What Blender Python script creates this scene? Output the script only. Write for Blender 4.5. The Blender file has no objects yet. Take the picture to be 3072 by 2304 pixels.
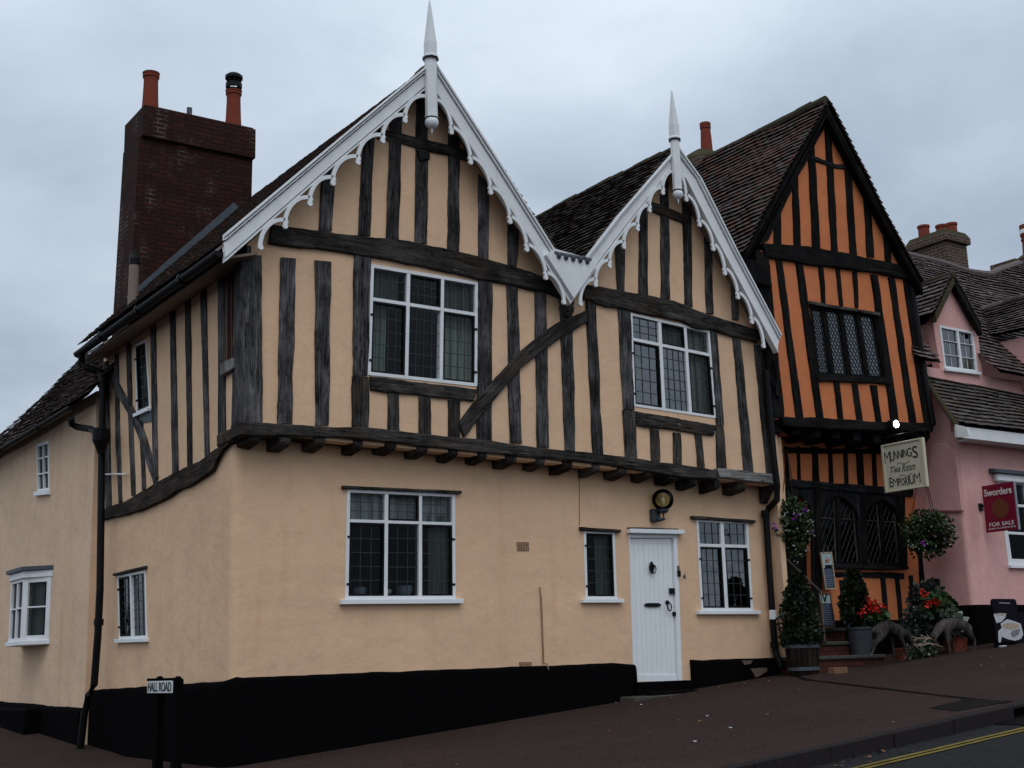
import bpy, bmesh, math, random
from mathutils import Vector as V, Matrix, noise
from mathutils.geometry import tessellate_polygon
random.seed(7)
C = bpy.context.scene.collection
# ------------------------------------------------------------------ camera
CAM = V((-5.84545, -14.14166, 0.0))
RT = V((0.82485, -0.56456, -0.02991)); UP = V((-0.0956, -0.19143, 0.97684)); FW = V((0.55721, 0.80289, 0.21187))
RT.normalize(); FW.normalize(); UP = RT.cross(FW).normalized()
F = 3900.0
def ray(p): return RT*((p[0]-1536)/F) - UP*((p[1]-1152)/F) + FW
def onY(p, y): d = ray(p); return CAM + d*((y-CAM.y)/d.y)
def onX(p, x): d = ray(p); return CAM + d*((x-CAM.x)/d.x)
def onP(p, P, n): d = ray(p); return CAM + d*((P-CAM).dot(n)/d.dot(n))
k = 1024/2212
OFF = [(0,0),(1024,0),(2048,0),(0,768),(1024,768),(2048,768),(0,1536),(1024,1536),(2048,1536)]
def T(i, x, y): return (OFF[i][0]+x*k, OFF[i][1]+y*k)
def D(i, x, y): return (2672+x*.180832, (0,640,940,1240)[i]+y*.180832)
def VV(x, y): return (1500+x*.226, 650+y*.226)
def O(x, y): return (x*1.38879, y*1.38879)
def A(x, y): return (2300+x*.180832, 1440+y*.180832)
def Bz(x, y): return (2300+x*.180832, 1740+y*.180832)
def Cz(x, y): return (2572+x*.180832, 1690+y*.180832)

cam = bpy.data.cameras.new('camera'); co = bpy.data.objects.new('camera', cam); C.objects.link(co)
cam.sensor_width = 36; cam.lens = F/3072*36; cam.clip_end = 3000; cam.clip_start = .05
m = Matrix((RT, UP, -FW)).transposed().to_4x4(); m.translation = CAM; co.matrix_world = m
sc = bpy.context.scene; sc.camera = co
sc.view_settings.view_transform = 'Standard'; sc.view_settings.look = 'None'
sc.view_settings.exposure = 0; sc.view_settings.gamma = 1

# ------------------------------------------------------------------ node helpers
class NT:
    def __init__(s, mat):
        s.m = mat; mat.use_nodes = True; s.t = mat.node_tree; s.t.nodes.clear()
        s.out = s.n('ShaderNodeOutputMaterial')
    def n(s, typ, **kw):
        nd = s.t.nodes.new(typ)
        for a, b in kw.items():
            if a == 'inp':
                for q, v in b.items():
                    if isinstance(v, bpy.types.NodeSocket): s.t.links.new(v, nd.inputs[q])
                    else: nd.inputs[q].default_value = v
            else: setattr(nd, a, b)
        return nd
    def noise(s, vec, scale, detail=4, rough=.55, dist=0.0):
        return s.n('ShaderNodeTexNoise', inp={'Vector': vec, 'Scale': scale, 'Detail': detail, 'Roughness': rough, 'Distortion': dist}).outputs['Fac']
    def mapv(s, vec, sc):
        return s.n('ShaderNodeVectorMath', operation='MULTIPLY', inp={0: vec, 1: sc}).outputs[0]
    def addv(s, a, b): return s.n('ShaderNodeVectorMath', operation='ADD', inp={0: a, 1: b}).outputs[0]
    def ramp(s, fac, stops, interp='LINEAR'):
        r = s.n('ShaderNodeValToRGB', inp={'Fac': fac}); e = r.color_ramp.elements; r.color_ramp.interpolation = interp
        while len(e) < len(stops): e.new(.5)
        for q, (p, c) in zip(e, stops):
            q.position = p; q.color = (c, c, c, 1) if not isinstance(c, tuple) else (*c, 1)
        return r.outputs['Color']
    def mix(s, f, a, b, mode='MIX'):
        nd = s.n('ShaderNodeMix', data_type='RGBA', blend_type=mode)
        for q, v in ((0, f), (6, a), (7, b)):
            if isinstance(v, bpy.types.NodeSocket): s.t.links.new(v, nd.inputs[q])
            else: nd.inputs[q].default_value = v if q == 0 else (*v, 1)
        return nd.outputs[2]
    def math(s, op, a, b=0.0): return s.n('ShaderNodeMath', operation=op, inp={0: a, 1: b}).outputs[0]
    def bump(s, h, strength=.4, dist=.01, normal=None):
        i = {'Height': h, 'Strength': strength, 'Distance': dist}
        if normal is not None: i['Normal'] = normal
        return s.n('ShaderNodeBump', inp=i).outputs[0]
    def bsdf(s, col, rough=.85, normal=None, spec=.25, metal=0.0):
        i = {'Base Color': col if isinstance(col, bpy.types.NodeSocket) else (*col, 1), 'Roughness': rough, 'Specular IOR Level': spec, 'Metallic': metal}
        if normal is not None: i['Normal'] = normal
        b = s.n('ShaderNodeBsdfPrincipled', inp=i); s.t.links.new(b.outputs[0], s.out.inputs[0]); return b
    def pos(s): return s.n('ShaderNodeNewGeometry').outputs['Position']
    def obj(s): return s.n('ShaderNodeTexCoord').outputs['Object']
    def rnd(s): return s.n('ShaderNodeObjectInfo').outputs['Random']
    def island(s): return s.n('ShaderNodeNewGeometry').outputs['Random Per Island']

def newmat(name): return NT(bpy.data.materials.new(name))
def m_plaster(name, col, dirt=(.40, .32, .25), streak=.25):
    n = newmat(name); p = n.pos()
    big = n.noise(p, .7, 5, .6); mid = n.noise(p, 3.2, 4, .6); st = n.noise(n.mapv(p, (5, 5, .45)), 1.0, 4, .6)
    c = n.mix(n.ramp(big, [(.35, 0), (.7, 1)]), tuple(x*.93 for x in col), tuple(min(1, x*1.05) for x in col))
    c = n.mix(n.math('MULTIPLY', n.ramp(st, [(.52, 0), (.75, 1)]), streak), c, tuple(x*y*2.0 for x, y in zip(col, dirt)))
    c = n.mix(n.math('MULTIPLY', n.ramp(mid, [(.52, 0), (.74, 1)]), .38), c, (col[0]*.72, col[1]*.76, col[2]*.80))
    c = n.mix(n.math('MULTIPLY', n.ramp(n.noise(p, 26, 5, .75), [(.70, 0), (.76, 1)]), .35), c, tuple(x*.62 for x in col))
    h = n.math('ADD', n.math('MULTIPLY', n.noise(p, 2.2, 3), 2.2), n.math('ADD', n.math('MULTIPLY', n.noise(p, 14, 5, .65), .5), n.math('MULTIPLY', n.noise(p, 90, 3), .12)))
    n.bsdf(c, .92, n.bump(h, .55, .022), .15); return n.m
def m_timber(name, dark, light, fleck=.6, warm=None):
    n = newmat(name); o = n.obj(); r = n.rnd()
    off = n.n('ShaderNodeCombineXYZ', inp={0: n.math('MULTIPLY', r, 37.0), 1: n.math('MULTIPLY', r, 11.0), 2: n.math('MULTIPLY', r, 53.0)}).outputs[0]
    v = n.addv(o, off)
    g1 = n.noise(n.mapv(v, (22, 22, 1.5)), 1.0, 8, .78, 1.1); g2 = n.noise(n.mapv(v, (90, 90, 3)), 1.0, 3, .6)
    blot = n.noise(n.mapv(v, (1.6, 1.6, 1)), 2.6, 6, .7)
    c = n.mix(n.ramp(g1, [(.36, 0), (.66, 1)]), dark, light)
    c = n.mix(n.ramp(blot, [(.38, .75), (.62, 0)]), c, tuple(x*.55 for x in dark))
    if warm: c = n.mix(n.math('MULTIPLY', n.ramp(n.noise(v, 1.7, 3), [(.5, 0), (.7, 1)]), .6), c, warm)
    tone = n.math('ADD', n.math('MULTIPLY', r, .6), .7)
    c = n.mix(1.0, c, n.n('ShaderNodeCombineColor', inp={0: tone, 1: tone, 2: tone}).outputs[0], 'MULTIPLY')
    crack = n.ramp(n.noise(n.mapv(v, (26, 26, .9)), 1.0, 4, .5, 1.2), [(.475, 0), (.5, 1), (.525, 0)])
    cg = n.math('MULTIPLY', crack, n.ramp(n.noise(v, 1.3, 2), [(.42, 0), (.58, 1)]))
    c = n.mix(n.math('MULTIPLY', cg, .9), c, (.006, .006, .006))
    fl = n.ramp(n.noise(n.mapv(v, (22, 22, 6)), 1.0, 5, .75), [(.66, 0), (.72, 1)])
    c = n.mix(n.math('MULTIPLY', fl, fleck), c, (.42, .39, .36))
    h = n.math('SUBTRACT', n.math('ADD', g1, n.math('MULTIPLY', g2, .4)), n.math('MULTIPLY', cg, 1.4))
    n.bsdf(c, .9, n.bump(h, 1.0, .02), .08); return n.m
def m_paint(name, col, rough=.45, var=.06, dirt=.25, bumps=.15, spec=.3):
    n = newmat(name); p = n.pos()
    c = n.mix(n.ramp(n.noise(p, 5, 5, .65), [(.4, 0), (.75, 1)]), col, tuple(x*(1-var*2) for x in col))
    c = n.mix(n.math('MULTIPLY', n.ramp(n.noise(n.mapv(p, (14, 14, 3)), 1.0, 5, .7), [(.6, 0), (.8, 1)]), dirt), c, tuple(x*.55 for x in col))
    n.bsdf(c, rough, n.bump(n.noise(p, 40, 4), bumps, .004), spec); return n.m
def m_tile(name, cols, moss=.3):
    n = newmat(name); p = n.pos(); r = n.island()
    c = n.ramp(r, [(i/(len(cols)-1), c) for i, c in enumerate(cols)])
    c = n.mix(n.math('MULTIPLY', n.ramp(n.noise(p, 22, 4, .7), [(.45, 0), (.7, 1)]), .55), c, (.018, .016, .015))
    c = n.mix(n.math('MULTIPLY', n.ramp(n.noise(p, 1.4, 5, .7), [(.52, 0), (.72, 1)]), moss), c, (.055, .055, .022))
    c = n.mix(n.math('MULTIPLY', n.ramp(n.noise(p, 11, 5, .8), [(.68, 0), (.74, 1)]), .25), c, (.20, .19, .17))
    n.bsdf(c, .9, n.bump(n.noise(p, 60, 4), .5, .006), .12); return n.m
def m_brick(name, c1, c2, mortar, scale=1.0, msize=.012, white=0.0):
    n = newmat(name); p = n.pos()
    s = n.n('ShaderNodeSeparateXYZ', inp={0: p}); u = n.math('ADD', s.outputs[0], s.outputs[1])
    vec = n.n('ShaderNodeCombineXYZ', inp={0: u, 1: s.outputs[2], 2: 0.0}).outputs[0]
    wob = n.noise(p, 9, 3); vec = n.addv(vec, n.n('ShaderNodeCombineXYZ', inp={0: n.math('MULTIPLY', wob, .012), 1: n.math('MULTIPLY', wob, .012), 2: 0.0}).outputs[0])
    b = n.n('ShaderNodeTexBrick', inp={'Vector': vec, 'Color1': (*c1, 1), 'Color2': (*c2, 1), 'Mortar': (*mortar, 1), 'Scale': scale, 'Mortar Size': msize, 'Mortar Smooth': .2, 'Bias': -.1, 'Brick Width': .225, 'Row Height': .075})
    c = n.mix(n.math('MULTIPLY', n.ramp(n.noise(p, 5, 5, .7), [(.4, 0), (.75, 1)]), .6), b.outputs['Color'], tuple(x*.35 for x in c1))
    if white: c = n.mix(n.math('MULTIPLY', n.math('MULTIPLY', b.outputs['Fac'], n.ramp(n.noise(n.mapv(p, (1, 1, .5)), 1.8, 4, .65), [(.52, 0), (.66, 1)])), white), c, (.34, .32, .29))
    h = n.math('SUBTRACT', n.math('MULTIPLY', n.noise(p, 45, 4), .4), b.outputs['Fac'])
    n.bsdf(c, .92, n.bump(h, .6, .01), .12); return n.m
def m_leaf(name, cols, rough=.55):
    n = newmat(name); r = n.island()
    n.bsdf(n.ramp(r, [(i/(len(cols)-1), c) for i, c in enumerate(cols)]), rough, None, .3); return n.m
def m_flat(name, col, rough=.6, metal=0.0, spec=.3):
    n = newmat(name); p = n.pos()
    n.bsdf(n.mix(n.ramp(n.noise(p, 18, 4, .7), [(.35, 0), (.75, 1)]), col, tuple(x*.7 for x in col)), rough, n.bump(n.noise(p, 70, 3), .15, .003), spec, metal); return n.m
def m_glass(name, tint=(.9, .95, .95), refl=.03):
    n = newmat(name); p = n.pos()
    tr = n.n('ShaderNodeBsdfTransparent', inp={'Color': (*tint, 1)})
    nb = n.bump(n.noise(p, 3.5, 2), .35, .02)
    gl = n.n('ShaderNodeBsdfGlossy', inp={'Color': (.15, .16, .17, 1), 'Roughness': .05, 'Normal': nb})
    fr = n.n('ShaderNodeFresnel', inp={'IOR': 1.5, 'Normal': nb})
    mx = n.n('ShaderNodeMixShader', inp={0: n.math('ADD', fr.outputs[0], refl), 1: tr.outputs[0], 2: gl.outputs[0]})
    n.t.links.new(mx.outputs[0], n.out.inputs[0]); return n.m
def m_emit(name, col, s):
    n = newmat(name); e = n.n('ShaderNodeEmission', inp={'Color': (*col, 1), 'Strength': s}); n.t.links.new(e.outputs[0], n.out.inputs[0]); return n.m
def m_cloth(name, col):
    n = newmat(name); p = n.pos()
    c = n.mix(n.ramp(n.noise(n.mapv(p, (16, 16, .3)), 1.0, 3), [(.35, 0), (.65, 1)]), tuple(x*.55 for x in col), col)
    n.bsdf(c, .9, None, .1); return n.m
def m_ground(name, col, col2, speck, grain=70):
    n = newmat(name); p = n.pos()
    c = n.mix(n.ramp(n.noise(p, .55, 5, .6), [(.35, 0), (.7, 1)]), col, col2)
    c = n.mix(n.math('MULTIPLY', n.ramp(n.noise(p, 2.6, 5, .7), [(.5, 0), (.72, 1)]), .5), c, tuple(x*.55 for x in col))
    vo = n.n('ShaderNodeTexVoronoi', inp={'Vector': p, 'Scale': float(grain)})
    c = n.mix(n.math('MULTIPLY', n.ramp(n.n('ShaderNodeSeparateColor', inp={0: vo.outputs['Color']}).outputs[0], [(.80, 0), (.95, 1)]), .3), c, speck)
    c = n.mix(n.math('MULTIPLY', n.ramp(n.noise(p, 30, 3), [(.4, 0), (.7, 1)]), .35), c, tuple(x*.5 for x in col))
    n.bsdf(c, .93, n.bump(n.math('ADD', vo.outputs['Distance'], n.noise(p, 25, 4)), .5, .008), .03); return n.m

M = dict(
 peach=m_plaster('peach_plaster', (.765, .505, .325)),
 peach2=m_plaster('peach_plaster_cottage', (.74, .52, .36), streak=.4),
 orange=m_plaster('orange_plaster', (.60, .195, .080), streak=.3),
 pink=m_plaster('pink_plaster', (.74, .41, .375), streak=.3),
 black=m_paint('black_masonry', (.0035, .003, .0035), .95, .1, .0, .6, .02),
 oak=m_timber('weathered_oak', (.022, .020, .021), (.20, .188, .190)),
 oakbeam=m_timber('brown_oak', (.018, .016, .015), (.145, .130, .118), .7, (.070, .050, .036)),
 oakpale=m_timber('pale_oak', (.20, .19, .18), (.42, .40, .37), .3),
 rot=m_timber('decayed_oak', (.028, .022, .018), (.13, .10, .08), .9),
 tarred=m_timber('black_oak', (.006, .005, .005), (.024, .022, .021), .15),
 tarred2=m_timber('bluegrey_oak', (.010, .010, .012), (.044, .044, .050), .15),
 white=m_paint('white_paint', (.78, .79, .80), .45),
 whitesoft=m_paint('white_gloss', (.80, .82, .84), .35, .03, .1),
 cream=m_paint('cream_paint', (.58, .52, .38), .5, .04, .15),
 sill=m_paint('soffit_paint', (.20, .155, .125), .6),
 iron=m_flat('black_iron', (.006, .006, .007), .5, 0, .15),
 lead=m_flat('grey_lead', (.085, .10, .12), .6, .2),
 cames=m_flat('lead_cames', (.035, .037, .04), .5),
 castiron=m_flat('black_cast_iron', (.005, .005, .006), .5, 0, .15),
 tile=m_tile('clay_tiles_dark', [(.05, .043, .042), (.10, .078, .070), (.145, .13, .125), (.075, .066, .064), (.14, .095, .078), (.09, .08, .078)]),
 tilered=m_tile('clay_tiles_red', [(.055, .042, .040), (.12, .065, .05), (.10, .085, .08), (.15, .072, .05), (.06, .052, .05), (.13, .11, .10)], .35),
 tilewarm=m_tile('clay_tiles_brown', [(.06, .045, .045), (.13, .10, .095), (.20, .16, .155), (.075, .062, .062), (.15, .095, .08)], .2),
 ridge=m_flat('mossy_ridge', (.060, .052, .036), .9, 0, .05),
 brick=m_brick('red_brick', (.052, .017, .013), (.026, .012, .011), (.016, .011, .010), 1.0, .010, .35),
 brickold=m_brick('old_brick', (.11, .05, .035), (.055, .04, .03), (.15, .14, .115), 1.0, .016),
 brickstep=m_brick('step_brick', (.10, .028, .018), (.06, .02, .016), (.03, .022, .02), 1.0, .012),
 pot=m_flat('terracotta', (.22, .052, .033), .85, 0, .1),
 mosscap=m_flat('mossy_cap', (.070, .060, .034), .95, 0, .05),
 stone=m_flat('step_stone', (.07, .062, .055), .9),
 glass=m_glass('window_glass'), glassdark=m_glass('dark_glass', (.7, .75, .75), .0),
 room=m_flat('dark_room', (.012, .011, .010), .95, 0, .05),
 curtain=m_cloth('pale_curtain', (.42, .45, .40)), net=m_cloth('green_grey_curtain', (.26, .31, .27)),
 blind=m_cloth('white_curtain', (.60, .62, .60)),
 brownwood=m_flat('brown_wood', (.10, .045, .028), .6), palewood=m_flat('pale_wood', (.48, .36, .25), .7),
 copper=m_flat('painted_pipe', (.33, .19, .11), .6),
 amber=m_glass('amber_globe', (.86, .82, .62), .03),
 bulb=m_flat('white_bulb', (.5, .5, .42), .4), gunmetal=m_flat('gunmetal', (.05, .07, .085), .5, .3),
 ink=m_flat('black_ink', (.012, .02, .018), .5), script=m_flat('green_ink', (.13, .14, .085), .5), rule=m_flat('gold_ink', (.36, .30, .18), .5),
 signcream=m_paint('sign_cream', (.60, .55, .42), .5, .03, .12),
 claret=m_flat('claret_board', (.20, .004, .028), .45), wlet=m_flat('white_lettering', (.75, .72, .72), .5), gold=m_flat('dull_gold', (.16, .045, .018), .5),
 plate=m_flat('white_plate', (.74, .76, .77), .4), red=m_leaf('red_petals', [(.62, .012, .006), (.42, .006, .006), (.75, .03, .012)]),
 purple=m_leaf('purple_petals', [(.30, .02, .36), (.20, .015, .30)]), whitepet=m_leaf('white_petals', [(.50, .52, .50), (.34, .36, .34)]),
 leaf=m_leaf('basket_leaves', [(.012, .026, .007), (.03, .06, .012), (.018, .034, .01), (.05, .08, .02)]),
 conifer=m_leaf('conifer_leaves', [(.006, .011, .005), (.013, .022, .009), (.009, .015, .007)]),
 silver=m_leaf('silver_leaves', [(.05, .06, .045), (.12, .14, .11), (.30, .34, .28), (.07, .09, .06)]),
 ger=m_leaf('geranium_leaves', [(.014, .03, .010), (.035, .07, .02), (.024, .05, .02)]),
 grey=m_leaf('lavender_leaves', [(.014, .018, .014), (.035, .042, .036), (.02, .026, .02)]),
 autumn=m_leaf('dry_leaves', [(.12, .045, .015), (.20, .09, .02), (.07, .03, .015), (.25, .14, .04)]),
 stem=m_flat('green_stem', (.04, .05, .02), .8), soil=m_flat('potting_soil', (.012, .009, .007), 1.0, 0, .03),
 barrel=m_timber('barrel_oak', (.012, .009, .007), (.042, .030, .024), .1), hoop=m_flat('barrel_hoop', (.10, .11, .125), .6, .3),
 zinc=m_flat('zinc_tub', (.05, .054, .062), .6, .2),
 drift=m_timber('driftwood', (.030, .024, .022), (.13, .105, .10), .35), antler=m_flat('pale_antler', (.30, .22, .16), .7),
 slate=m_flat('chalkboard', (.035, .05, .085), .7), chalk=m_flat('chalk', (.24, .29, .36), .9), mint=m_flat('pale_blue_panel', (.38, .50, .50), .7), sienna=m_flat('rose_print', (.55, .20, .17), .7),
 blue=m_flat('blue_board', (.16, .26, .42), .6), dove=m_flat('grey_board', (.30, .32, .36), .6), coffee=m_flat('coffee_cream', (.46, .36, .26), .5), plastic=m_flat('black_plastic', (.004, .003, .007), .6, 0, .08),
 cupwhite=m_flat('printed_white', (.55, .55, .58), .5), cupshade=m_flat('printed_grey', (.22, .20, .22), .5),
 pavement=m_ground('pavement_tarmac', (.047, .030, .026), (.036, .024, .021), (.11, .085, .075)),
 road=m_ground('road_tarmac', (.027, .027, .028), (.021, .021, .022), (.065, .065, .065), 55),
 kerb=m_flat('kerb_stone', (.026, .021, .022), .9, 0, .05), dark=m_flat('dark_channel', (.008, .006, .006), .95, 0, .03), cover=m_flat('iron_cover', (.011, .009, .009), .9, 0, .05),
 yellow=m_paint('yellow_line', (.20, .15, .042), .8, .25, .9, .6, .05),
 flood=m_emit('floodlight_glow', (.9, 1.0, .95), 30.0), lampglow=m_emit('lamp_glow', (1.0, .52, .18), 1.6),
 vent=m_flat('clay_vent', (.42, .26, .16), .9), ventdark=m_flat('vent_holes', (.05, .032, .022), .9), brickloose=m_flat('buff_brick', (.20, .10, .055), .9),
 rope=m_flat('rope', (.16, .12, .09), .9), paper=m_flat('paper_notice', (.42, .46, .50), .8), redpaper=m_flat('red_notice', (.50, .05, .05), .7),
 bluechina=m_flat('blue_china', (.22, .27, .34), .35), patch=m_flat('old_render', (.14, .095, .07), .95),
)

# ------------------------------------------------------------------ object helpers
WM = {}
def tag(o, label=None, cat=None, group=None, kind=None):
    if label: o['label'] = label
    if cat: o['category'] = cat
    if group: o['group'] = group
    if kind: o['kind'] = kind
    return o
def thing(name, label, cat, loc, group=None):
    o = bpy.data.objects.new(name, None); C.objects.link(o); o.empty_display_size = .2
    o.location = loc; WM[o] = Matrix.Translation(V(loc)); return tag(o, label, cat, group)
class MB:
    def __init__(s): s.v = []; s.f = []; s.mi = []; s.cur = 0
    def add(s, vs, fs):
        b = len(s.v); s.v += [V(q) for q in vs]; s.f += [tuple(b+i for i in f) for f in fs]; s.mi += [s.cur]*len(fs); return s
    def hexa(s, a, b):   # two quads (4 pts each)
        return s.add(list(a)+list(b), [(0,1,2,3), (7,6,5,4), (0,4,5,1), (1,5,6,2), (2,6,7,3), (3,7,4,0)])
    def box(s, lo, hi):
        x0,y0,z0 = lo; x1,y1,z1 = hi
        return s.hexa([(x0,y0,z0),(x0,y1,z0),(x1,y1,z0),(x1,y0,z0)], [(x0,y0,z1),(x0,y1,z1),(x1,y1,z1),(x1,y0,z1)])
    def obox(s, c, ax, half):
        c = V(c); a, b, d = [V(q)*h for q, h in zip(ax, half)]
        return s.hexa([c-a-b-d, c+a-b-d, c+a+b-d, c-a+b-d], [c-a-b+d, c+a-b+d, c+a+b+d, c-a+b+d])
    def prism(s, pts, d):   # planar polygon extruded by vector d (concave allowed)
        n = len(pts); pts = [V(q) for q in pts]; d = V(d)
        tri = tessellate_polygon([pts])
        s.add(pts+[q+d for q in pts], [tuple(t) for t in tri]+[tuple(q+n for q in reversed(t)) for t in tri]+[(i,(i+1)%n,(i+1)%n+n,i+n) for i in range(n)]); return s
    def tube(s, path, r, seg=10, cap=True):
        path = [V(p) for p in path]; rings = []
        for i, p in enumerate(path):
            t = (path[min(i+1,len(path)-1)]-path[max(i-1,0)]).normalized()
            a = t.cross(V((0,0,1)) if abs(t.z) < .9 else V((1,0,0))).normalized(); b = t.cross(a)
            rr = r[i] if isinstance(r, (list, tuple)) else r
            rings.append([p+(a*math.cos(q)+b*math.sin(q))*rr for q in [j*2*math.pi/seg for j in range(seg)]])
        fs = []
        for i in range(len(path)-1):
            for j in range(seg): fs.append((i*seg+j, i*seg+(j+1)%seg, (i+1)*seg+(j+1)%seg, (i+1)*seg+j))
        if cap: fs += [tuple(range(seg-1,-1,-1)), tuple((len(path)-1)*seg+j for j in range(seg))]
        return s.add([q for r_ in rings for q in r_], fs)
    def lathe(s, base, prof, seg=20, axis=None, cap=True):  # prof [(r,h)]
        base = V(base); ax = (V(axis) if axis else V((0,0,1))).normalized()
        a = ax.cross(V((0,1,0)) if abs(ax.y) < .9 else V((1,0,0))).normalized(); b = ax.cross(a); vs = []; fs = []
        for r, h in prof: vs += [base+ax*h+(a*math.cos(q)+b*math.sin(q))*r for q in [j*2*math.pi/seg+math.pi/seg for j in range(seg)]]
        for i in range(len(prof)-1):
            for j in range(seg): fs.append((i*seg+j, i*seg+(j+1)%seg, (i+1)*seg+(j+1)%seg, (i+1)*seg+j))
        if cap: fs += [tuple(range(seg-1,-1,-1)), tuple((len(prof)-1)*seg+j for j in range(seg))]
        return s.add(vs, fs)
    def build(s, name, mat, parent=None, M_=None, smooth=False, bevel=0):
        """vertices are world coordinates; M_ gives the object its own axes"""
        if M_ is None:
            if parent is not None: M_ = Matrix.Translation(WM[parent].translation)
            else:
                lo = V([min(q[i] for q in s.v) for i in range(3)]); hi = V([max(q[i] for q in s.v) for i in range(3)])
                M_ = Matrix.Translation(V(((lo.x+hi.x)/2, (lo.y+hi.y)/2, lo.z)))
        I = M_.inverted(); me = bpy.data.meshes.new(name); me.from_pydata([I@q for q in s.v], [], s.f)
        for q in (mat if isinstance(mat, list) else [mat]): me.materials.append(q)
        me.polygons.foreach_set('material_index', s.mi); me.update()
        bm = bmesh.new(); bm.from_mesh(me); bmesh.ops.recalc_face_normals(bm, faces=bm.faces)
        if bevel: bmesh.ops.bevel(bm, geom=[e for e in bm.edges if len(e.link_faces) == 2 and e.calc_face_angle(0) > .6], offset=bevel, segments=1, affect='EDGES')
        bm.to_mesh(me); bm.free()
        if smooth: me.polygons.foreach_set('use_smooth', [True]*len(me.polygons))
        o = bpy.data.objects.new(name, me); C.objects.link(o); WM[o] = M_
        if parent is not None: o.parent = parent; o.matrix_basis = WM[parent].inverted()@M_
        else: o.matrix_basis = M_
        return o
def fr(s, f): return s+(1-s)*f
def lerp(a, b, t): return a+(b-a)*t
def polylerp(pts, t):
    L = [0]
    for a, b in zip(pts, pts[1:]): L.append(L[-1]+(b-a).length)
    d = t*L[-1]
    for i in range(len(pts)-1):
        if d <= L[i+1] or i == len(pts)-2: return lerp(pts[i], pts[i+1], 0 if L[i+1] == L[i] else (d-L[i])/(L[i+1]-L[i]))
def timber(name, Lp, Rp, N, t, mat, parent, wob=.016, depth=.03, label=None):
    """a hand-hewn timber between two edge polylines (world points) standing t proud of the wall"""
    Lp = [V(q) for q in Lp]; Rp = [V(q) for q in Rp]; N = V(N).normalized()
    ln = sum((b-a).length for a, b in zip(Lp, Lp[1:])); ns = max(3, int(ln/.07)); sd = random.uniform(0, 99)
    cen = (polylerp(Lp,.5)+polylerp(Rp,.5))/2; ax = ((Lp[-1]+Rp[-1])-(Lp[0]+Rp[0])).normalized(); xx = N.cross(ax).normalized()
    Mx = Matrix((xx, N, ax)).transposed().to_4x4(); Mx.translation = cen
    vs = []; cols = 7
    for i in range(ns+1):
        u = i/ns; a = polylerp(Lp, u); b = polylerp(Rp, u); w = (b-a); wl = w.length or 1e-4; wd = w/wl; s_ = u*ln
        na = noise.noise(V((s_*2.3, sd, 0)))*wob+noise.noise(V((s_*11, sd, 3)))*wob*.45; nb = noise.noise(V((s_*2.3, sd, 9)))*wob+noise.noise(V((s_*11, sd, 13)))*wob*.45
        a = a+wd*na; b = b+wd*nb; c = min(.014, wl*.12)
        tt = t+noise.noise(V((s_*1.5, sd, 5)))*t*.22
        pr = [(0,-depth),(0,tt-.010),(c/wl,tt),(.5,None),(1-c/wl,tt),(1,tt-.010),(1,-depth)]
        for f, d in pr:
            if d is None: d = tt+noise.noise(V((s_*5, sd, 21)))*.006
            vs.append(lerp(a, b, f)+N*d)
    fs = [(i*cols+j, i*cols+j+1, (i+1)*cols+j+1, (i+1)*cols+j) for i in range(ns) for j in range(cols-1)]
    fs += [tuple(range(cols)), tuple(reversed(range(ns*cols, ns*cols+cols)))]
    o = MB().add(vs, fs).build(name, mat, parent, Mx)
    return tag(o, label)
class Wall:
    def __init__(s, P, n): s.P = V(P); s.n = V(n).normalized()
    def __call__(s, p): return onP(p, s.P, s.n)
def stud(W, q, mat, parent, t=.03, name='stud', **kw):   # q: TL,TR,BR,BL pixels
    a = [W(p) for p in q]
    if (a[1]-a[0]).length > (a[3]-a[0]).length*1.3: return timber(name, [a[0], a[1]], [a[3], a[2]], W.n, t, mat, parent, **kw)
    return timber(name, [a[0], a[3]], [a[1], a[2]], W.n, t, mat, parent, **kw)
def wall(name, outer, holes, N, thick, mat, parent, hm=None):
    N = V(N).normalized(); rings = [[V(p) for p in outer]]+[[V(p) for p in h] for h in holes]
    up = V((0,0,1)); xx = up.cross(N).normalized()
    flat = [[V((p.dot(xx), p.dot(up), 0)) for p in r] for r in rings]; tri = tessellate_polygon(flat); allp = [p for r in rings for p in r]; n = len(allp)
    b = MB(); b.add(allp, [tuple(t) for t in tri]); b.add([p-N*thick for p in allp], [tuple(reversed(t)) for t in tri])
    for r in rings:
        m_ = len(r); b.add(r+[p-N*thick for p in r], [(i,(i+1)%m_,(i+1)%m_+m_,i+m_) for i in range(m_)])
    return b.build(name, mat, parent)
class Quad:
    def __init__(s, pts, N): s.p = [V(q) for q in pts]; s.N = V(N).normalized()
    def __call__(s, u, v, d=0): return lerp(lerp(s.p[0], s.p[1], u), lerp(s.p[3], s.p[2], u), v)+s.N*d
    def bar(s, b, u0, v0, u1, v1, d0, d1): return b.hexa([s(u0,v0,d0), s(u1,v0,d0), s(u1,v1,d0), s(u0,v1,d0)], [s(u0,v0,d1), s(u1,v0,d1), s(u1,v1,d1), s(u0,v1,d1)])
    def W(s): return ((s.p[1]-s.p[0]).length+(s.p[2]-s.p[3]).length)/2
    def H(s): return ((s.p[3]-s.p[0]).length+(s.p[2]-s.p[1]).length)/2
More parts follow.
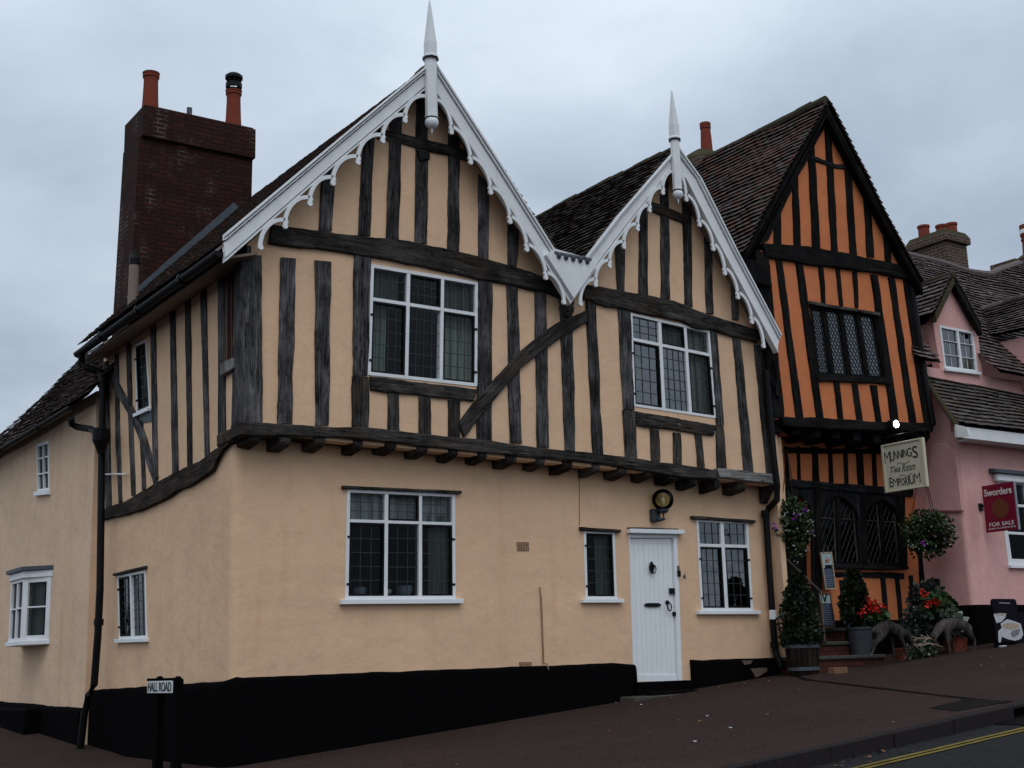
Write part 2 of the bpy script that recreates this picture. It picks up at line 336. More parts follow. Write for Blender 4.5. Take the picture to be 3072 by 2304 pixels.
def window(parent, q, cols, rows, lights, stile=.03, fm=None, curt=(), out=.012, sill=None, lintel=None, hood=None, lead=True, room=1.2, lat=None, glass=None, cam_=None, diamond=False):
    """q Quad of the outer frame; cols / rows: bar spans (u0,u1)/(v0,v1); lights: {(ci,ri): (casement, nx, ny, hinge)}"""
    fm = fm or M['white']; W, H = q.W(), q.H(); b = MB(); su, sv = stile/W, stile/H
    q.bar(b, 0,0,su,1,-.09,out); q.bar(b, 1-su,0,1,1,-.09,out); q.bar(b, su,0,1-su,sv,-.09,out-.002); q.bar(b, su,1-sv,1-su,1,-.09,out-.002)
    for u0, u1 in cols: q.bar(b, u0,sv,u1,1-sv,-.08,out-.004)
    xs = [su]+[x for c in cols for x in c]+[1-su]; ys = [sv]+[y for r in rows for y in r]+[1-sv]
    for v0, v1 in rows:
        for i in range(0, len(xs), 2): q.bar(b, xs[i],v0,xs[i+1],v1,-.08,out-.006)
    f = b.build('window', fm, parent, bevel=.003)
    gb = MB(); cb = MB(); lb = MB()
    for (ci, ri), (cas, nx, ny, hinge) in lights.items():
        u0, u1, v0, v1 = xs[2*ci], xs[2*ci+1], ys[2*ri], ys[2*ri+1]; d = -.03
        if cas:
            cu, cv = .024/W, .024/H
            q.bar(cb, u0,v0,u0+cu,v1,d-.01,.004); q.bar(cb, u1-cu,v0,u1,v1,d-.01,.004); q.bar(cb, u0+cu,v0,u1-cu,v0+cv,d-.01,.004); q.bar(cb, u0+cu,v1-cv,u1-cu,v1,d-.01,.004)
            for hv in (.2, .84):
                hy = lerp(v0, v1, hv)
                if hinge == 'l': q.bar(cb, u0-.032/W,hy-.013/H,u0+.01/W,hy+.013/H,.004,.022)
                if hinge == 'r': q.bar(cb, u1-.01/W,hy-.013/H,u1+.032/W,hy+.013/H,.004,.022)
            u0 += cu; u1 -= cu; v0 += cv; v1 -= cv
        gb.add([q(u0,v0,d),q(u1,v0,d),q(u1,v1,d),q(u0,v1,d)], [(0,1,2,3)])
        if lead:
            w_, h_ = .0045/W, .0045/H
            if diamond:
                ww = (u1-u0)*W; hh = (v1-v0)*H; st = ww/nx; sz = st*1.55
                for sg in (1, -1):
                    kk = -40
                    while kk < 60:
                        pts = []
                        for x in (0, ww):
                            pts.append((x, kk*sz+sg*x*1.55))
                        (xa, ya), (xb, yb) = pts
                        def clip(x0, y0, x1, y1):
                            t0, t1 = 0.0, 1.0; dy = y1-y0
                            for lo in (0, 1):
                                e = 0 if lo == 0 else hh
                                if dy == 0: continue
                                t = (e-y0)/dy
                                if (dy > 0) == (lo == 0): t0 = max(t0, t)
                                else: t1 = min(t1, t)
                            return (t0, t1) if t0 < t1 else None
                        cc = clip(xa, ya, xb, yb)
                        if cc:
                            P0 = (lerp(xa,xb,cc[0]), lerp(ya,yb,cc[0])); P1 = (lerp(xa,xb,cc[1]), lerp(ya,yb,cc[1]))
                            A0 = q(u0+P0[0]/W, v0+P0[1]/H, d+.004); A1 = q(u0+P1[0]/W, v0+P1[1]/H, d+.004); tx = (A1-A0).normalized().cross(q.N)*.0045
                            lb.hexa([A0-tx, A0+tx, A1+tx, A1-tx], [p+q.N*.005 for p in (A0-tx, A0+tx, A1+tx, A1-tx)])
                        kk += 1
            else:
                for i in range(1, nx): u = lerp(u0, u1, i/nx); q.bar(lb, u-w_,v0,u+w_,v1,d+.002,d+.008)
                for i in range(1, ny): v = lerp(v0, v1, i/ny); q.bar(lb, u0,v-h_,u1,v+h_,d+.002,d+.007)
    gb.build('pane', glass or M['glass'], f)
    if cb.v: cb.build('casement', M['iron'], f)
    if lb.v: lb.build('leading', cam_ or M['cames'], f)
    if room:
        e = .06; a = [q(-.02,-.02,-.26), q(1.02,-.02,-.26), q(1.02,1.02,-.26), q(-.02,1.02,-.26)]; c_ = [q(-e*4,-e,-.26-room), q(1+e*4,-e,-.26-room), q(1+e*4,1+e,-.26-room), q(-e*4,1+e,-.26-room)]
        MB().add(a+c_, [(4,5,6,7),(0,4,5,1),(1,5,6,2),(2,6,7,3),(3,7,4,0)]).build('interior', M['room'], f)
    for (u0, u1, v0, v1, mt) in curt:
        n_ = 40; vs = []; fs = []
        for i in range(n_+1):
            u = lerp(u0, u1, i/n_); dd = -.16+.022*math.sin(i*1.15)+.012*math.sin(i*.43+1)
            vs += [q(u,v0,dd), q(u,v1,dd)]
        MB().add(vs, [(2*i,2*i+2,2*i+3,2*i+1) for i in range(n_)]).build('curtain', M[mt], f, smooth=True)
    if sill:
        s0, h, dp = sill; b = MB(); q.bar(b, -s0/W,1-.002,1+s0/W,1+h/H,-.05,dp); b.build('sill', M['whitesoft'] if fm is M['white'] else fm, f, bevel=.004)
    if lintel:
        s0, h, dp, tl = lintel; a = [q(-s0/W,-h/H,0), q(1+s0/W,-h/H-tl/H,0), q(1+s0/W,-tl/H+.003,0), q(-s0/W,.003,0)]
        timber('drip_board', [a[0], a[1]], [a[3], a[2]], q.N, dp, M['oakbeam'], f, wob=.006)
    return f
def patch_tiles(name, c00, c10, c01, c11, mat, parent, keep=None, gauge=.115, width=.165, sag=.03, under=True, course=.013, label=None):
    """peg tiles on a bilinear patch: c00->c10 along the eave, c01->c11 along the top"""
    c00,c10,c01,c11 = [V(q) for q in (c00,c10,c01,c11)]
    def S(u, v): return lerp(lerp(c00,c10,u), lerp(c01,c11,u), v)
    Lu = max((c10-c00).length, (c11-c01).length); Lv = max((c01-c00).length, (c11-c10).length); nu = max(1, int(Lu/width)); nv = max(1, int(Lv/gauge)); b = MB(); sd = random.uniform(0, 50)
    N0 = (c10-c00).cross(c01-c00).normalized()
    if N0.z < 0: N0 = -N0
    def bend(u, v): return noise.noise(V((u*Lu*.45, v*Lv*.45, sd)))*sag+noise.noise(V((u*Lu*1.7, v*Lv*1.7, sd+7)))*sag*.4
    for j in range(nv):
        for i in range(-1, nu+1):
            u0 = (i+(.5 if j % 2 else 0)+random.uniform(-.03,.03))/nu; u1 = u0+1/nu*random.uniform(.955,.985); v0 = j/nv-random.uniform(0,.12)/nv; v1 = (j+1.45)/nv
            uc, vc = (u0+u1)/2, (j+.5)/nv
            if uc < -.002 or uc > 1.002: continue
            if keep and not keep(uc, vc): continue
            u0 = max(u0, 0); u1 = min(u1, 1); v1 = min(v1, 1.0)
            if u1-u0 < .2/nu: continue
            e = bend(uc, vc); lift = random.uniform(-.004,.007); tw = random.uniform(-.004,.004)
            p = [S(u0,v0)+N0*(e+.060+lift+tw), S(u1,v0)+N0*(e+.060+lift-tw), S(u1,v1)+N0*(e+.010), S(u0,v1)+N0*(e+.010)]
            lo = [p[0]-N0*course, p[1]-N0*course, p[2]-N0*course, p[3]-N0*course]
            b.add(p+lo, [(0,1,2,3),(0,4,5,1),(1,5,6,2),(3,7,4,0)])
    o = b.build(name, mat, parent)
    if under:
        n_ = 60 if keep else 12; vs = []; fs = []
        for i in range(n_+1):
            for j in range(n_+1): vs.append(S(i/n_, j/n_)+N0*(bend(i/n_, j/n_)-.012))
        for i in range(n_):
            for j in range(n_):
                if keep and not keep((i+.5)/n_, (j+.5)/n_): continue
                q_ = i*(n_+1)+j; fs.append((q_, q_+n_+1, q_+n_+2, q_+1))
        if fs: MB().add(vs, fs).build('roof_boarding', M['dark'], o)
    return tag(o, label)
def inpoly(p, poly):
    r = False; n = len(poly)
    for i in range(n):
        a, b = poly[i], poly[(i+1)%n]
        if (a[1] > p[1]) != (b[1] > p[1]) and p[0] < (b[0]-a[0])*(p[1]-a[1])/(b[1]-a[1])+a[0]: r = not r
    return r
def text(body, P, xd, yd, size, mat, parent, name='lettering', depth=.004, bold=0.0, align='CENTER', sx=1.0, shear=0.0):
    cu = bpy.data.curves.new('t', 'FONT'); cu.body = body; cu.size = size; cu.align_x = align; cu.align_y = 'CENTER'; cu.extrude = depth/2; cu.offset = bold; cu.shear = shear
    o = bpy.data.objects.new('t', cu); C.objects.link(o); bpy.context.view_layer.update()
    me = bpy.data.meshes.new_from_object(o.evaluated_get(bpy.context.evaluated_depsgraph_get())); bpy.data.objects.remove(o)
    xd = V(xd).normalized(); yd = V(yd).normalized(); n = xd.cross(yd); vs = [V(P)+xd*q.co.x*sx+yd*q.co.y+n*(q.co.z+depth/2) for q in me.vertices]
    b = MB(); b.add(vs, [tuple(p.vertices) for p in me.polygons]); bpy.data.meshes.remove(me)
    return b.build(name, mat, parent) if parent is not None else b
def multitext(items, mat, parent, name='lettering'):
    b = MB()
    for it in items: r = text(*it['a'], mat, None, **it.get('k', {})); b.add(r.v, r.f)
    return b.build(name, mat, parent)

# ------------------------------------------------------------------ ground
def gz(x, y):
    xx = max(-14, min(30, x)); return -1.0+.088*xx+.06*min(6, max(0, y-3.2))*max(0, min(1, (2.5-x)/2.5))
def sheet(name, xs, ys, off, mat, kind='structure', f=gz):
    vs = [(x, y, f(x, y)+off) for x in xs for y in ys]; ny = len(ys)
    o = MB().add(vs, [(i*ny+j, (i+1)*ny+j, (i+1)*ny+j+1, i*ny+j+1) for i in range(len(xs)-1) for j in range(ny-1)]).build(name, mat)
    return tag(o, kind=kind)
def frange(a, b, n): return [a+(b-a)*i/n for i in range(n+1)]
KY = -6.22
big = [-400,-150,-60,-30,-14]+frange(-12,30,84)+[40,70,150,400]
sheet('road', big, [-400,-120,-50,-25]+frange(-16,14,30)+[20,40,100,400], -.125, M['road'])
sheet('pavement', frange(-3.2,30,66)+[60], frange(KY+.13,9.6,32)+[14,30], 0, M['pavement'])
def slopes(b, x0, x1, y0, y1, z0, z1): b.hexa([(x0,y0,gz(x0,y0)+z0),(x1,y0,gz(x1,y0)+z0),(x1,y1,gz(x1,y1)+z0),(x0,y1,gz(x0,y1)+z0)], [(x0,y0,gz(x0,y0)+z1),(x1,y0,gz(x1,y0)+z1),(x1,y1,gz(x1,y1)+z1),(x0,y1,gz(x0,y1)+z1)])
b = MB(); x = -3.2
while x < 40:
    w = random.uniform(.82,.95)
    if not (5.0 < x+w/2 < 5.9): slopes(b, x+.006, x+w-.006, KY-.01+random.uniform(-.004,.004), KY+.13, -.2, .006+random.uniform(-.003,.003))
    else: slopes(b, x+.006, x+w-.006, KY-.01, KY+.13, -.03, .006)
    x += w
tag(b.build('kerb', M['kerb'], bevel=.008), kind='structure')
b = MB()
for y0 in (-.42, -.52):
    for i in range(90):
        xa = -3+i*.45; wv = lambda x: .012*noise.noise(V((x*1.3, y0, 0)))
        b.add([(xa,KY+y0+wv(xa),gz(xa,0)-.117),(xa+.45,KY+y0+wv(xa+.45),gz(xa+.45,0)-.117),(xa+.45,KY+y0-.06+wv(xa+.45),gz(xa+.45,0)-.117),(xa,KY+y0-.06+wv(xa),gz(xa,0)-.117)], [(0,1,2,3)])
tag(b.build('road_marking', M['yellow']), kind='structure')
def gpt(p):
    d = ray(p); z0 = -1.0; t = (z0+.088*CAM.x-CAM.z)/(d.z-.088*d.x); return CAM+d*t
def groundstrip(name, pts, w, mat, dz=.004):
    b = MB()
    for a, c in zip(pts, pts[1:]):
        n_ = max(1, int((V(c)-V(a)).length/.3)); dd = (V(c)-V(a)).normalized(); s = V((-dd.y, dd.x, 0))*w/2
        for i in range(n_):
            p, q = lerp(V(a),V(c),i/n_), lerp(V(a),V(c),(i+1)/n_); w1 = 1+.4*noise.noise(p*2); w2 = 1+.4*noise.noise(q*2)
            ps = [p-s*w1, q-s*w2, q+s*w2, p+s*w1]; b.add([(r.x, r.y, gz(r.x, r.y)+dz) for r in ps], [(0,1,2,3)])
    return tag(b.build(name, mat), kind='structure')
groundstrip('pavement_channel', [(8.35,-.62,0),(7.85,-1.3,0),(5.62,-6.0,0)], .085, M['dark'])
def flatpoly(name, pts, mat, dz, label, cat, group=None):
    o = MB().prism([(x, y, gz(x, y)+dz) for x, y in pts], (0,0,-.012)).build(name, mat); return tag(o, label, cat, group)
flatpoly('drain_cover', [(5.20,-5.40),(5.86,-5.32),(5.76,-5.98),(5.02,-5.86)], M['cover'], .006, 'dark rectangular iron cover set in the pavement beside the kerb', 'drain cover')
b = MB(); gx = 5.46
for i in range(9): slopes(b, 5.06+i*.088, 5.12+i*.088, KY-.36, KY-.02, -.13, -.112)
slopes(b, 5.0, 5.9, KY-.40, KY-.36, -.13, -.110)
tag(b.build('gully_grate', M['cover']), 'black iron gully grate in the gutter under the kerb gap', 'grate')

# ------------------------------------------------------------------ CORNER HOUSE
YU = -.30; YB = -.62
G = Wall((0,0,0), (0,-1,0)); U = Wall((0,YU,0), (0,-1,0)); SD = Wall((0,0,0), (-1,0,0)); BP = Wall((0,YB,0), (0,-1,0))
house = thing('timber_framed_house', 'peach timber framed corner house with two white fretwork gables and a white front door', 'house', (0,0,-1.0))
NY = V((0,-1,0)); NX = V((-1,0,0))
def Q(W, *p, s=0): return Quad([W(q) for q in p], W.n)
qW1 = Q(U, T(4,190,52), T(4,884,170), T(4,880,848), T(4,168,772))
qW2 = Q(U, (1889.7,937.9), (2127.6,992.5), (2148.5,1256), (1898.9,1219.4))
qG1 = Q(G, T(4,35,1508), T(4,735,1540), T(7,740,566), T(7,22,570))
qGs = Q(G, T(7,1568,118), T(7,1768,125), T(7,1785,566), T(7,1580,566))
qG2 = Q(G, T(8,85,45), T(8,420,58), T(8,455,642), T(8,118,642))
qDo = Q(G, T(7,1860,150), T(7,2172,150), T(7,2205,1098), T(7,1890,1098))
qSu = Q(SD, T(3,875,575), T(3,950,540), T(3,978,985), T(3,890,1025))
qSc = Q(SD, T(3,1470,60), T(3,1535,20), T(3,1545,690), T(3,1465,720))
qSg = Q(SD, T(6,765,412), T(6,945,378), T(6,955,817), T(6,775,825))
XR = 8.62
zt = 2.86
# walls
wall('wall', [(.10,0,-1.4),(XR,0,-.6),(XR,0,zt),(.10,0,zt)], [q.p for q in (qG1,qGs,qG2,qDo)], NY, .22, M['peach'], house)
ap1 = BP(T(1,588,400)); ap2 = BP((2031,442)); f1 = BP(T(0,1460,1512)); f2 = BP(T(5,628,512)); val = BP(VV(935,700))
def off(p, y): return V((p.x, y, p.z))
gd = .10
outl = [(0,YU,2.72),(XR,YU,2.55),(8.62,YU,4.62),(off(ap2,YU)-V((0,0,.16))),(val.x,YU,val.z-.1),(off(ap1,YU)-V((0,0,.16))),(0,YU,4.98)]
wall('wall', outl, [qW1.p, qW2.p], NY, .20, M['peach'], house)
wall('wall', [(0,5.0,-1.4),(0,.10,-1.4),(0,.10,2.9),(0,YU+.012,2.9),(0,YU+.012,5.0),(0,5.0,5.0)], [qSu.p, qSc.p, qSg.p], NX, .22, M['peach'], house)
b = MB(); n_ = 8; vs = []
for i in range(n_+1):
    a = i/n_*math.pi/2; vs += [(.10-.10*math.cos(a), .10-.10*math.sin(a), -1.4), (.10-.10*math.cos(a), .10-.10*math.sin(a), 2.9)]
b.add(vs, [(2*i,2*i+2,2*i+3,2*i+1) for i in range(n_)]).build('wall_corner', M['peach'], house, smooth=True)
b = MB(); b.box((.0,YU+.005,2.70),(XR,.0,2.86)).build('jetty_soffit', M['oakbeam'], house)
b = MB(); b.box((XR,-.25,-.6),(XR+.1,5,4.7)).build('end_wall', M['peach'], house)
b = MB(); b.box((0,5.0,-1.2),(XR,5.12,5.0)).build('rear_wall', M['peach'], house)
# plinth swept along side and front
def plinth(path, topz, parent, mat, proud=.085, name='plinth', botoff=-.35):
    prof = [(-.06,'b'),(proud,'b'),(proud-.01,-.10),(proud-.018,-.035),(proud-.035,-.008),(proud*.3,.004),(-.06,.006)]
    vs = []; n = len(path); m_ = len(prof)
    for i, ((x,y),(nx,ny)) in enumerate(path):
        tz = topz[i]
        for r, h in prof:
            z = gz(x,y)+botoff if h == 'b' else tz+h
            w = 1+.16*noise.noise(V((x*1.7,y*1.7,(0 if h=='b' else h)*3))); vs.append((x+nx*r*w, y+ny*r*w, z+(0 if h=='b' else .012*noise.noise(V((x*3,y*3,1))))))
    fs = [(i*m_+j, i*m_+j+1, (i+1)*m_+j+1, (i+1)*m_+j) for i in range(n-1) for j in range(m_-1)]+[tuple(range(m_)), tuple(reversed(range((n-1)*m_,n*m_)))]
    return MB().add(vs, fs).build(name, mat, parent, smooth=False)
path = []; tz = []
for i in range(31):
    y = lerp(4.95,.16,i/30); path.append(((0,y),(-1,0))); tz.append(lerp(-.16,-.075,i/30))
for i in range(1,6):
    a = i/6*math.pi/2; path.append(((.10-.10*math.cos(a),.10-.10*math.sin(a)),(-math.cos(a),-math.sin(a)))); tz.append(lerp(-.075,-.02,i/6))
pA = G((715,2034)); pB = G(T(7,1830,978)); pC = G(T(7,1895,1000))
for i in range(46):
    x = lerp(.14, pC.x-.01, i/45); path.append(((x,0),(0,-1))); tz.append(lerp(pA.z, pB.z, min(1,(x-.14)/(pB.x-.14)))+(-.03*((i-42)/3) if i > 42 else 0))
plinth(path, tz, house, M['black'])
pD = G(T(8,45,962)); pE = G(T(8,640,945)); path = []; tz = []
for i in range(22):
    x = lerp(pD.x, XR-.02, i/21); path.append(((x,0),(0,-1))); tz.append(lerp(pD.z, pE.z, i/21))
pl2 = plinth(path, tz, house, M['black'])
for pts in ([(385,962),(455,962),(440,985),(400,990)], [(440,1015),(545,1008),(550,1030),(500,1062),(475,1072),(462,1045)]):
    pp = Wall((0,-.098,0),(0,-1,0)); MB().prism([pp(T(8,*q)) for q in pts], (0,.02,0)).build('bare_render', M['patch'], pl2)
# pier with tile cap right of the drainpipe
px = [(2322,1320),(2344,1325),(2351,1470),(2341,1476)]
MB().box((XR+.005,-.16,1.85),(XR+.30,.2,3.35)).build('pier', M['peach'], house, bevel=.02)
MB().box((XR+.005,-.02,-.5),(XR+.26,.2,1.85)).build('pier', M['peach'], house, bevel=.02)
MB().hexa([(XR-.02,-.24,3.35),(XR+.36,-.24,3.35),(XR+.36,.2,3.35),(XR-.02,.2,3.35)], [(XR-.02,-.10,3.62),(XR+.2,-.10,3.62),(XR+.2,.2,3.62),(XR-.02,.2,3.62)]).build('pier_cap', M['pot'], house)

# --- timbers of the front
ok, bmw = M['oak'], M['oakbeam']
def st(t1, tl, tr, t2, bl, br, mat=ok, W=U, **kw): return stud(W, [T(t1,*tl), T(t1,*tr), T(t2,*br), T(t2,*bl)], mat, house, **kw)
# upper gable one
st(0,(2085,1120),(2170,1070),0,(2062,1500),(2150,1500)); st(1,(140,880),(212,820),1,(105,1530),(182,1530)); st(1,(315,760),(392,700),1,(287,1550),(368,1550))
st(1,(485,600),(562,600),1,(472,1580),(553,1580)); st(1,(690,860),(762,900),1,(685,1630),(760,1630)); st(1,(885,1130),(955,1210),1,(885,1680),(948,1690)); st(1,(1075,1420),(1145,1500),4,(1075,60),(1135,70))
stud(U, [T(1,235,835),T(1,850,985),T(1,850,1052),T(1,235,898)], bmw, house, t=.045, name='collar_beam')
stud(U, [T(1,480,985),T(1,560,995),T(1,560,1040),T(1,500,1050)], M['iron'], house, t=.06, name='iron_bracket')
# tie beams
def band(up_, lo_, mat, t=.05, name='beam', W=U, **kw): return timber(name, [W(q) for q in up_], [W(q) for q in lo_], W.n, t, mat, house, **kw)
band([O(586,487),O(700,503),O(880,522),O(1020,553),O(1150,592),O(1236,632)], [O(578,528),O(690,541),O(800,556),O(1000,597),O(1180,634),O(1236,660)], bmw, .055)
band([T(4,1560,185),T(4,1640,200),T(4,1960,258),T(4,2130,292),T(5,70,355),T(5,300,432),T(5,490,485)], [T(4,1560,280),T(4,1700,330),T(4,1900,365),T(4,2212,435),T(5,60,470),T(5,180,485),T(5,470,568)], bmw, .06, wob=.02)
# bressumer
band([T(3,1540,1080),T(4,0,1116),T(4,170,1116),T(4,560,1165),T(4,880,1190),T(4,1240,1245),T(4,1680,1287),T(5,0,1360),T(5,205,1392)], [T(3,1540,1164),T(4,0,1182),T(4,300,1212),T(4,900,1278),T(4,1300,1312),T(4,1650,1348),T(4,2212,1440),T(5,100,1445),T(5,210,1450)], bmw, .075, name='bressumer', wob=.015, depth=.2)
band([T(5,200,1380),T(5,590,1420)], [T(5,215,1438),T(5,590,1486)], M['oakpale'], .08, name='bressumer', label='pale replaced end of the long jetty beam')
# first floor studs
b = MB(); p0 = [U(q) for q in (T(3,1548,12),T(3,1688,0),T(3,1693,1082),T(3,1541,1082))]
timber('corner_post', [p0[0],p0[3]], [p0[1],p0[2]], NY, .05, ok, house, depth=.1)
timber('corner_post', [V((0,.02,4.95)),V((0,.02,2.75))], [V((0,YU-.05,4.95)),V((0,YU-.05,2.75))], NX, .035, ok, house)
st(3,(1812,12),(1912,20),3,(1795,1088),(1890,1088)); st(3,(2040,30),(2140,40),3,(2038,1098),(2125,1098))
st(4,(80,0),(190,0),4,(70,775),(165,775)); st(4,(66,780),(172,785),4,(64,1115),(175,1118), mat=bmw)
stud(U, [T(4,178,782),T(4,872,866),T(4,850,945),T(4,182,872)], bmw, house, t=.045, name='window_beam')
for a_ in (((300,888),(370,895),(300,1138),(375,1142)), ((500,912),(575,918),(498,1160),(576,1162)), ((688,935),(765,940),(690,1175),(765,1180))): st(4,a_[0],a_[1],4,a_[2],a_[3], mat=bmw)
st(4,(886,120),(972,140),4,(874,1195),(972,1200)); st(4,(1066,165),(1138,175),4,(1088,1210),(1166,1215)); st(4,(1248,215),(1322,225),4,(1266,1240),(1342,1245))
st(4,(1412,330),(1492,340),4,(1445,1258),(1512,1265)); st(4,(1578,290),(1645,300),4,(1626,1278),(1692,1285))
st(4,(1788,330),(1870,345),4,(1820,995),(1895,1000)); st(4,(1818,1000),(1898,1005),4,(1838,1305),(1912,1312), mat=bmw)
cb_ = U(T(4,1452,345)); MB().lathe(V((cb_.x,YU-.01,cb_.z-.12)), [(.06,0),(.11,.07),(.12,.13),(.10,.17),(.12,.19),(.12,.30)], 14).build('corbel', bmw, house, smooth=True)
timber('brace', [U(T(4,*q)) for q in ((1572,358),(1420,422),(1280,513),(1130,640),(1000,790),(860,945),(752,1085))], [U(T(4,*q)) for q in ((1586,432),(1422,530),(1302,616),(1152,732),(1040,860),(942,980),(786,1180))], NY, .06, bmw, house)
stud(U, [T(4,1900,1008),T(5,205,1098),T(5,190,1168),T(4,1905,1098)], bmw, house, t=.045, name='window_beam')
for a_ in ((4,(1995,1122),(2052,1130),4,(2004,1328),(2060,1332)), (4,(2145,1145),(2197,1150),4,(2150,1348),(2202,1352)), (5,(74,1156),(120,1160),5,(92,1372),(140,1375))): st(*a_, mat=bmw)
st(5,(170,480),(222,490),5,(218,1100),(262,1104)); st(5,(210,1105),(260,1110),5,(220,1388),(282,1392), mat=bmw)
st(5,(318,500),(368,515),5,(395,1402),(457,1406)); st(5,(458,575),(520,585),5,(540,1416),(594,1420))
# gable two above tie
for a_ in ((1,(1772,1590),(1832,1530),4,(1785,232),(1830,238)), (1,(1930,1370),(1980,1300),4,(1925,258),(1982,262)), (1,(2064,1180),(2116,1180),4,(2068,278),(2126,285)), (2,(-5,1300),(52,1340),5,(12,328),(58,332)), (2,(135,1500),(185,1570),5,(148,372),(196,378)), (5,(308,150),(352,240),5,(315,412),(358,418))): st(*a_)
stud(U, [T(1,2000,1310),T(2,40,1405),T(2,40,1465),T(1,2000,1368)], bmw, house, t=.045, name='collar_beam')
# joist ends under the jetty
for t_, x_, y_ in [(3,1640,1192),(3,1835,1212),(3,2060,1218),(4,100,1238),(4,310,1240),(4,515,1262),(4,715,1290),(4,905,1305),(4,1090,1328),(4,1280,1348),(4,1455,1368),(4,1640,1385),(4,1810,1410),(4,1980,1425),(4,2140,1445),(5,60,1475),(5,210,1492),(5,370,1510)]:
    c = onY(T(t_,x_,y_), YU+.02); w_ = random.uniform(.072,.098); h_ = .14; vs = []; zb = c.z+.09; r = random.uniform(-.02,.02)
    prof = [(YU+.0,0),(YU-.03,-.02),(YU-.045,-h_*.55),(YU-.02,-h_*.85),(YU+.06,-h_),(.0,-h_-.02),(.0,0)]
    n_ = len(prof); xl, xr = c.x-w_, c.x+w_
    vs = [(xl+(.02 if 0<i<5 else 0), y, zb+z+r) for i,(y,z) in enumerate(prof)]+[(xr-(.02 if 0<i<5 else 0), y, zb+z) for i,(y,z) in enumerate(prof)]
    Mx = Matrix(((1,0,0),(0,0,-1),(0,1,0))).transposed().to_4x4(); Mx.translation = c
    MB().add(vs, [tuple(range(n_)), tuple(range(2*n_-1,n_-1,-1))]+[(i,(i+1)%n_,(i+1)%n_+n_,i+n_) for i in range(n_)]).build('joist_end', bmw, house, Mx, bevel=.012)
c = G(T(5,520,1540)); MB().prism([(c.x-.1,0,c.z+.3),(c.x-.1,-.28,c.z+.3),(c.x-.1,-.26,c.z+.1),(c.x-.1,-.12,c.z-.05),(c.x-.1,-.05,c.z-.16),(c.x-.1,0,c.z-.16)], (.2,0,0)).build('corbel', bmw, house, bevel=.02)
# --- side timbers
def sst(lp, rp, t=.028, mat=ok, name='stud'): return timber(name, [SD(T(3,*q)) for q in lp], [SD(T(3,*q)) for q in rp], NX, t, mat, house)
sst([(680,690),(688,1100),(692,1640)], [(705,680),(716,1100),(726,1620)])
sst([(750,640),(758,1200),(776,1600)], [(770,630),(782,1200),(796,1590)]); sst([(825,575),(838,1000),(860,1555)], [(850,560),(862,1000),(882,1545)])
sst([(912,1070),(930,1520)], [(930,1065),(948,1510)]); sst([(982,455),(1002,1478)], [(1012,440),(1027,1465)]); sst([(1108,375),(1126,1425)], [(1138,355),(1160,1410)])
sst([(1208,300),(1224,1380)], [(1238,285),(1250,1370)]); sst([(1308,225),(1336,1300)], [(1340,205),(1362,1290)]); sst([(1422,130),(1424,1245)], [(1462,105),(1467,1235)])
sst([(705,735),(770,905),(868,1060),(915,1180),(1010,1480)], [(722,720),(805,880),(880,1000),(945,1150),(1030,1430)], .045, M['oak'], 'brace')
# sagging sole beam of the side wall
timber('sole_beam', [SD(T(3,*q)) for q in ((718,1622),(832,1592),(1020,1482),(1200,1388),(1330,1322),(1420,1255),(1530,1200))], [SD(q) for q in (T(6,668,58),T(3,905,1662),T(3,1072,1592),T(3,1200,1512),T(3,1335,1442),T(3,1402,1388),T(3,1450,1272))], NX, .06, M['rot'], house, wob=.03)
b = MB(); c1 = V((-.04,-.02,2.78)); b.hexa([(-.09,.35,2.62),(.06,.35,2.62),(.06,.35,2.84),(-.09,.35,2.80)], [(-.05,YU-.06,2.66),(.14,YU-.06,2.68),(.14,YU-.06,2.80),(-.05,YU-.06,2.80)])
b.build('corner_bracket', M['rot'], house, bevel=.03)
# --- windows
ll = lambda rows: rows
f = window(house, qW1, [(.327,.358),(.644,.674)], [(.30,.332)], {(0,0):(False,4,3,0),(1,0):(True,4,3,0),(2,0):(False,4,3,0),(0,1):(True,4,5,'l'),(1,1):(False,4,6,0),(2,1):(True,4,5,'r')}, stile=.045, curt=[(.02,.20,.02,.98,'net'),(.72,.99,.02,.98,'net'),(.20,.30,.02,.35,'net')])
window(house, qW2, [(.34,.38),(.665,.70)], [(.265,.30)], {(0,0):(False,3,3,0),(1,0):(True,3,3,0),(2,0):(False,3,3,0),(0,1):(True,3,5,'l'),(1,1):(False,4,6,0),(2,1):(True,3,5,'r')}, stile=.04, curt=[(.02,.40,.02,.98,'curtain'),(.36,.70,.02,.6,'net'),(.62,.99,.02,.98,'curtain')])
f = window(house, qG1, [(.34,.372),(.655,.685)], [(.277,.305)], {(0,0):(False,3,3,0),(1,0):(True,3,3,0),(2,0):(False,3,3,0),(0,1):(True,3,5,'l'),(1,1):(False,3,5,0),(2,1):(True,3,5,'r')}, stile=.045, sill=(.075,.055,.08), lintel=(.075,.03,.06,.0), curt=[(.02,.99,.02,.29,'blind'),(.80,.99,.2,.98,'net')])
window(house, qGs, [], [], {(0,0):(True,2,5,'l')}, stile=.04, sill=(.08,.05,.07), lintel=(.08,.04,.06,-.02), curt=[(.55,.98,.02,.98,'net')])
window(house, qG2, [(.455,.52)], [(.27,.305)], {(0,0):(False,3,2,0),(1,0):(False,3,2,0),(0,1):(True,3,5,'l'),(1,1):(True,3,5,'r')}, stile=.045, sill=(.10,.05,.07), lintel=(.11,.04,.06,-.03), curt=[(.02,.42,.02,.98,'net') if 0 else (.30,.46,.02,.5,'net'),(.55,.99,.02,.98,'net')])
window(house, qSu, [], [], {(0,0):(True,3,6,'l')}, stile=.04, sill=(.02,.05,.06), curt=[(.02,.98,.02,.98,'curtain')])
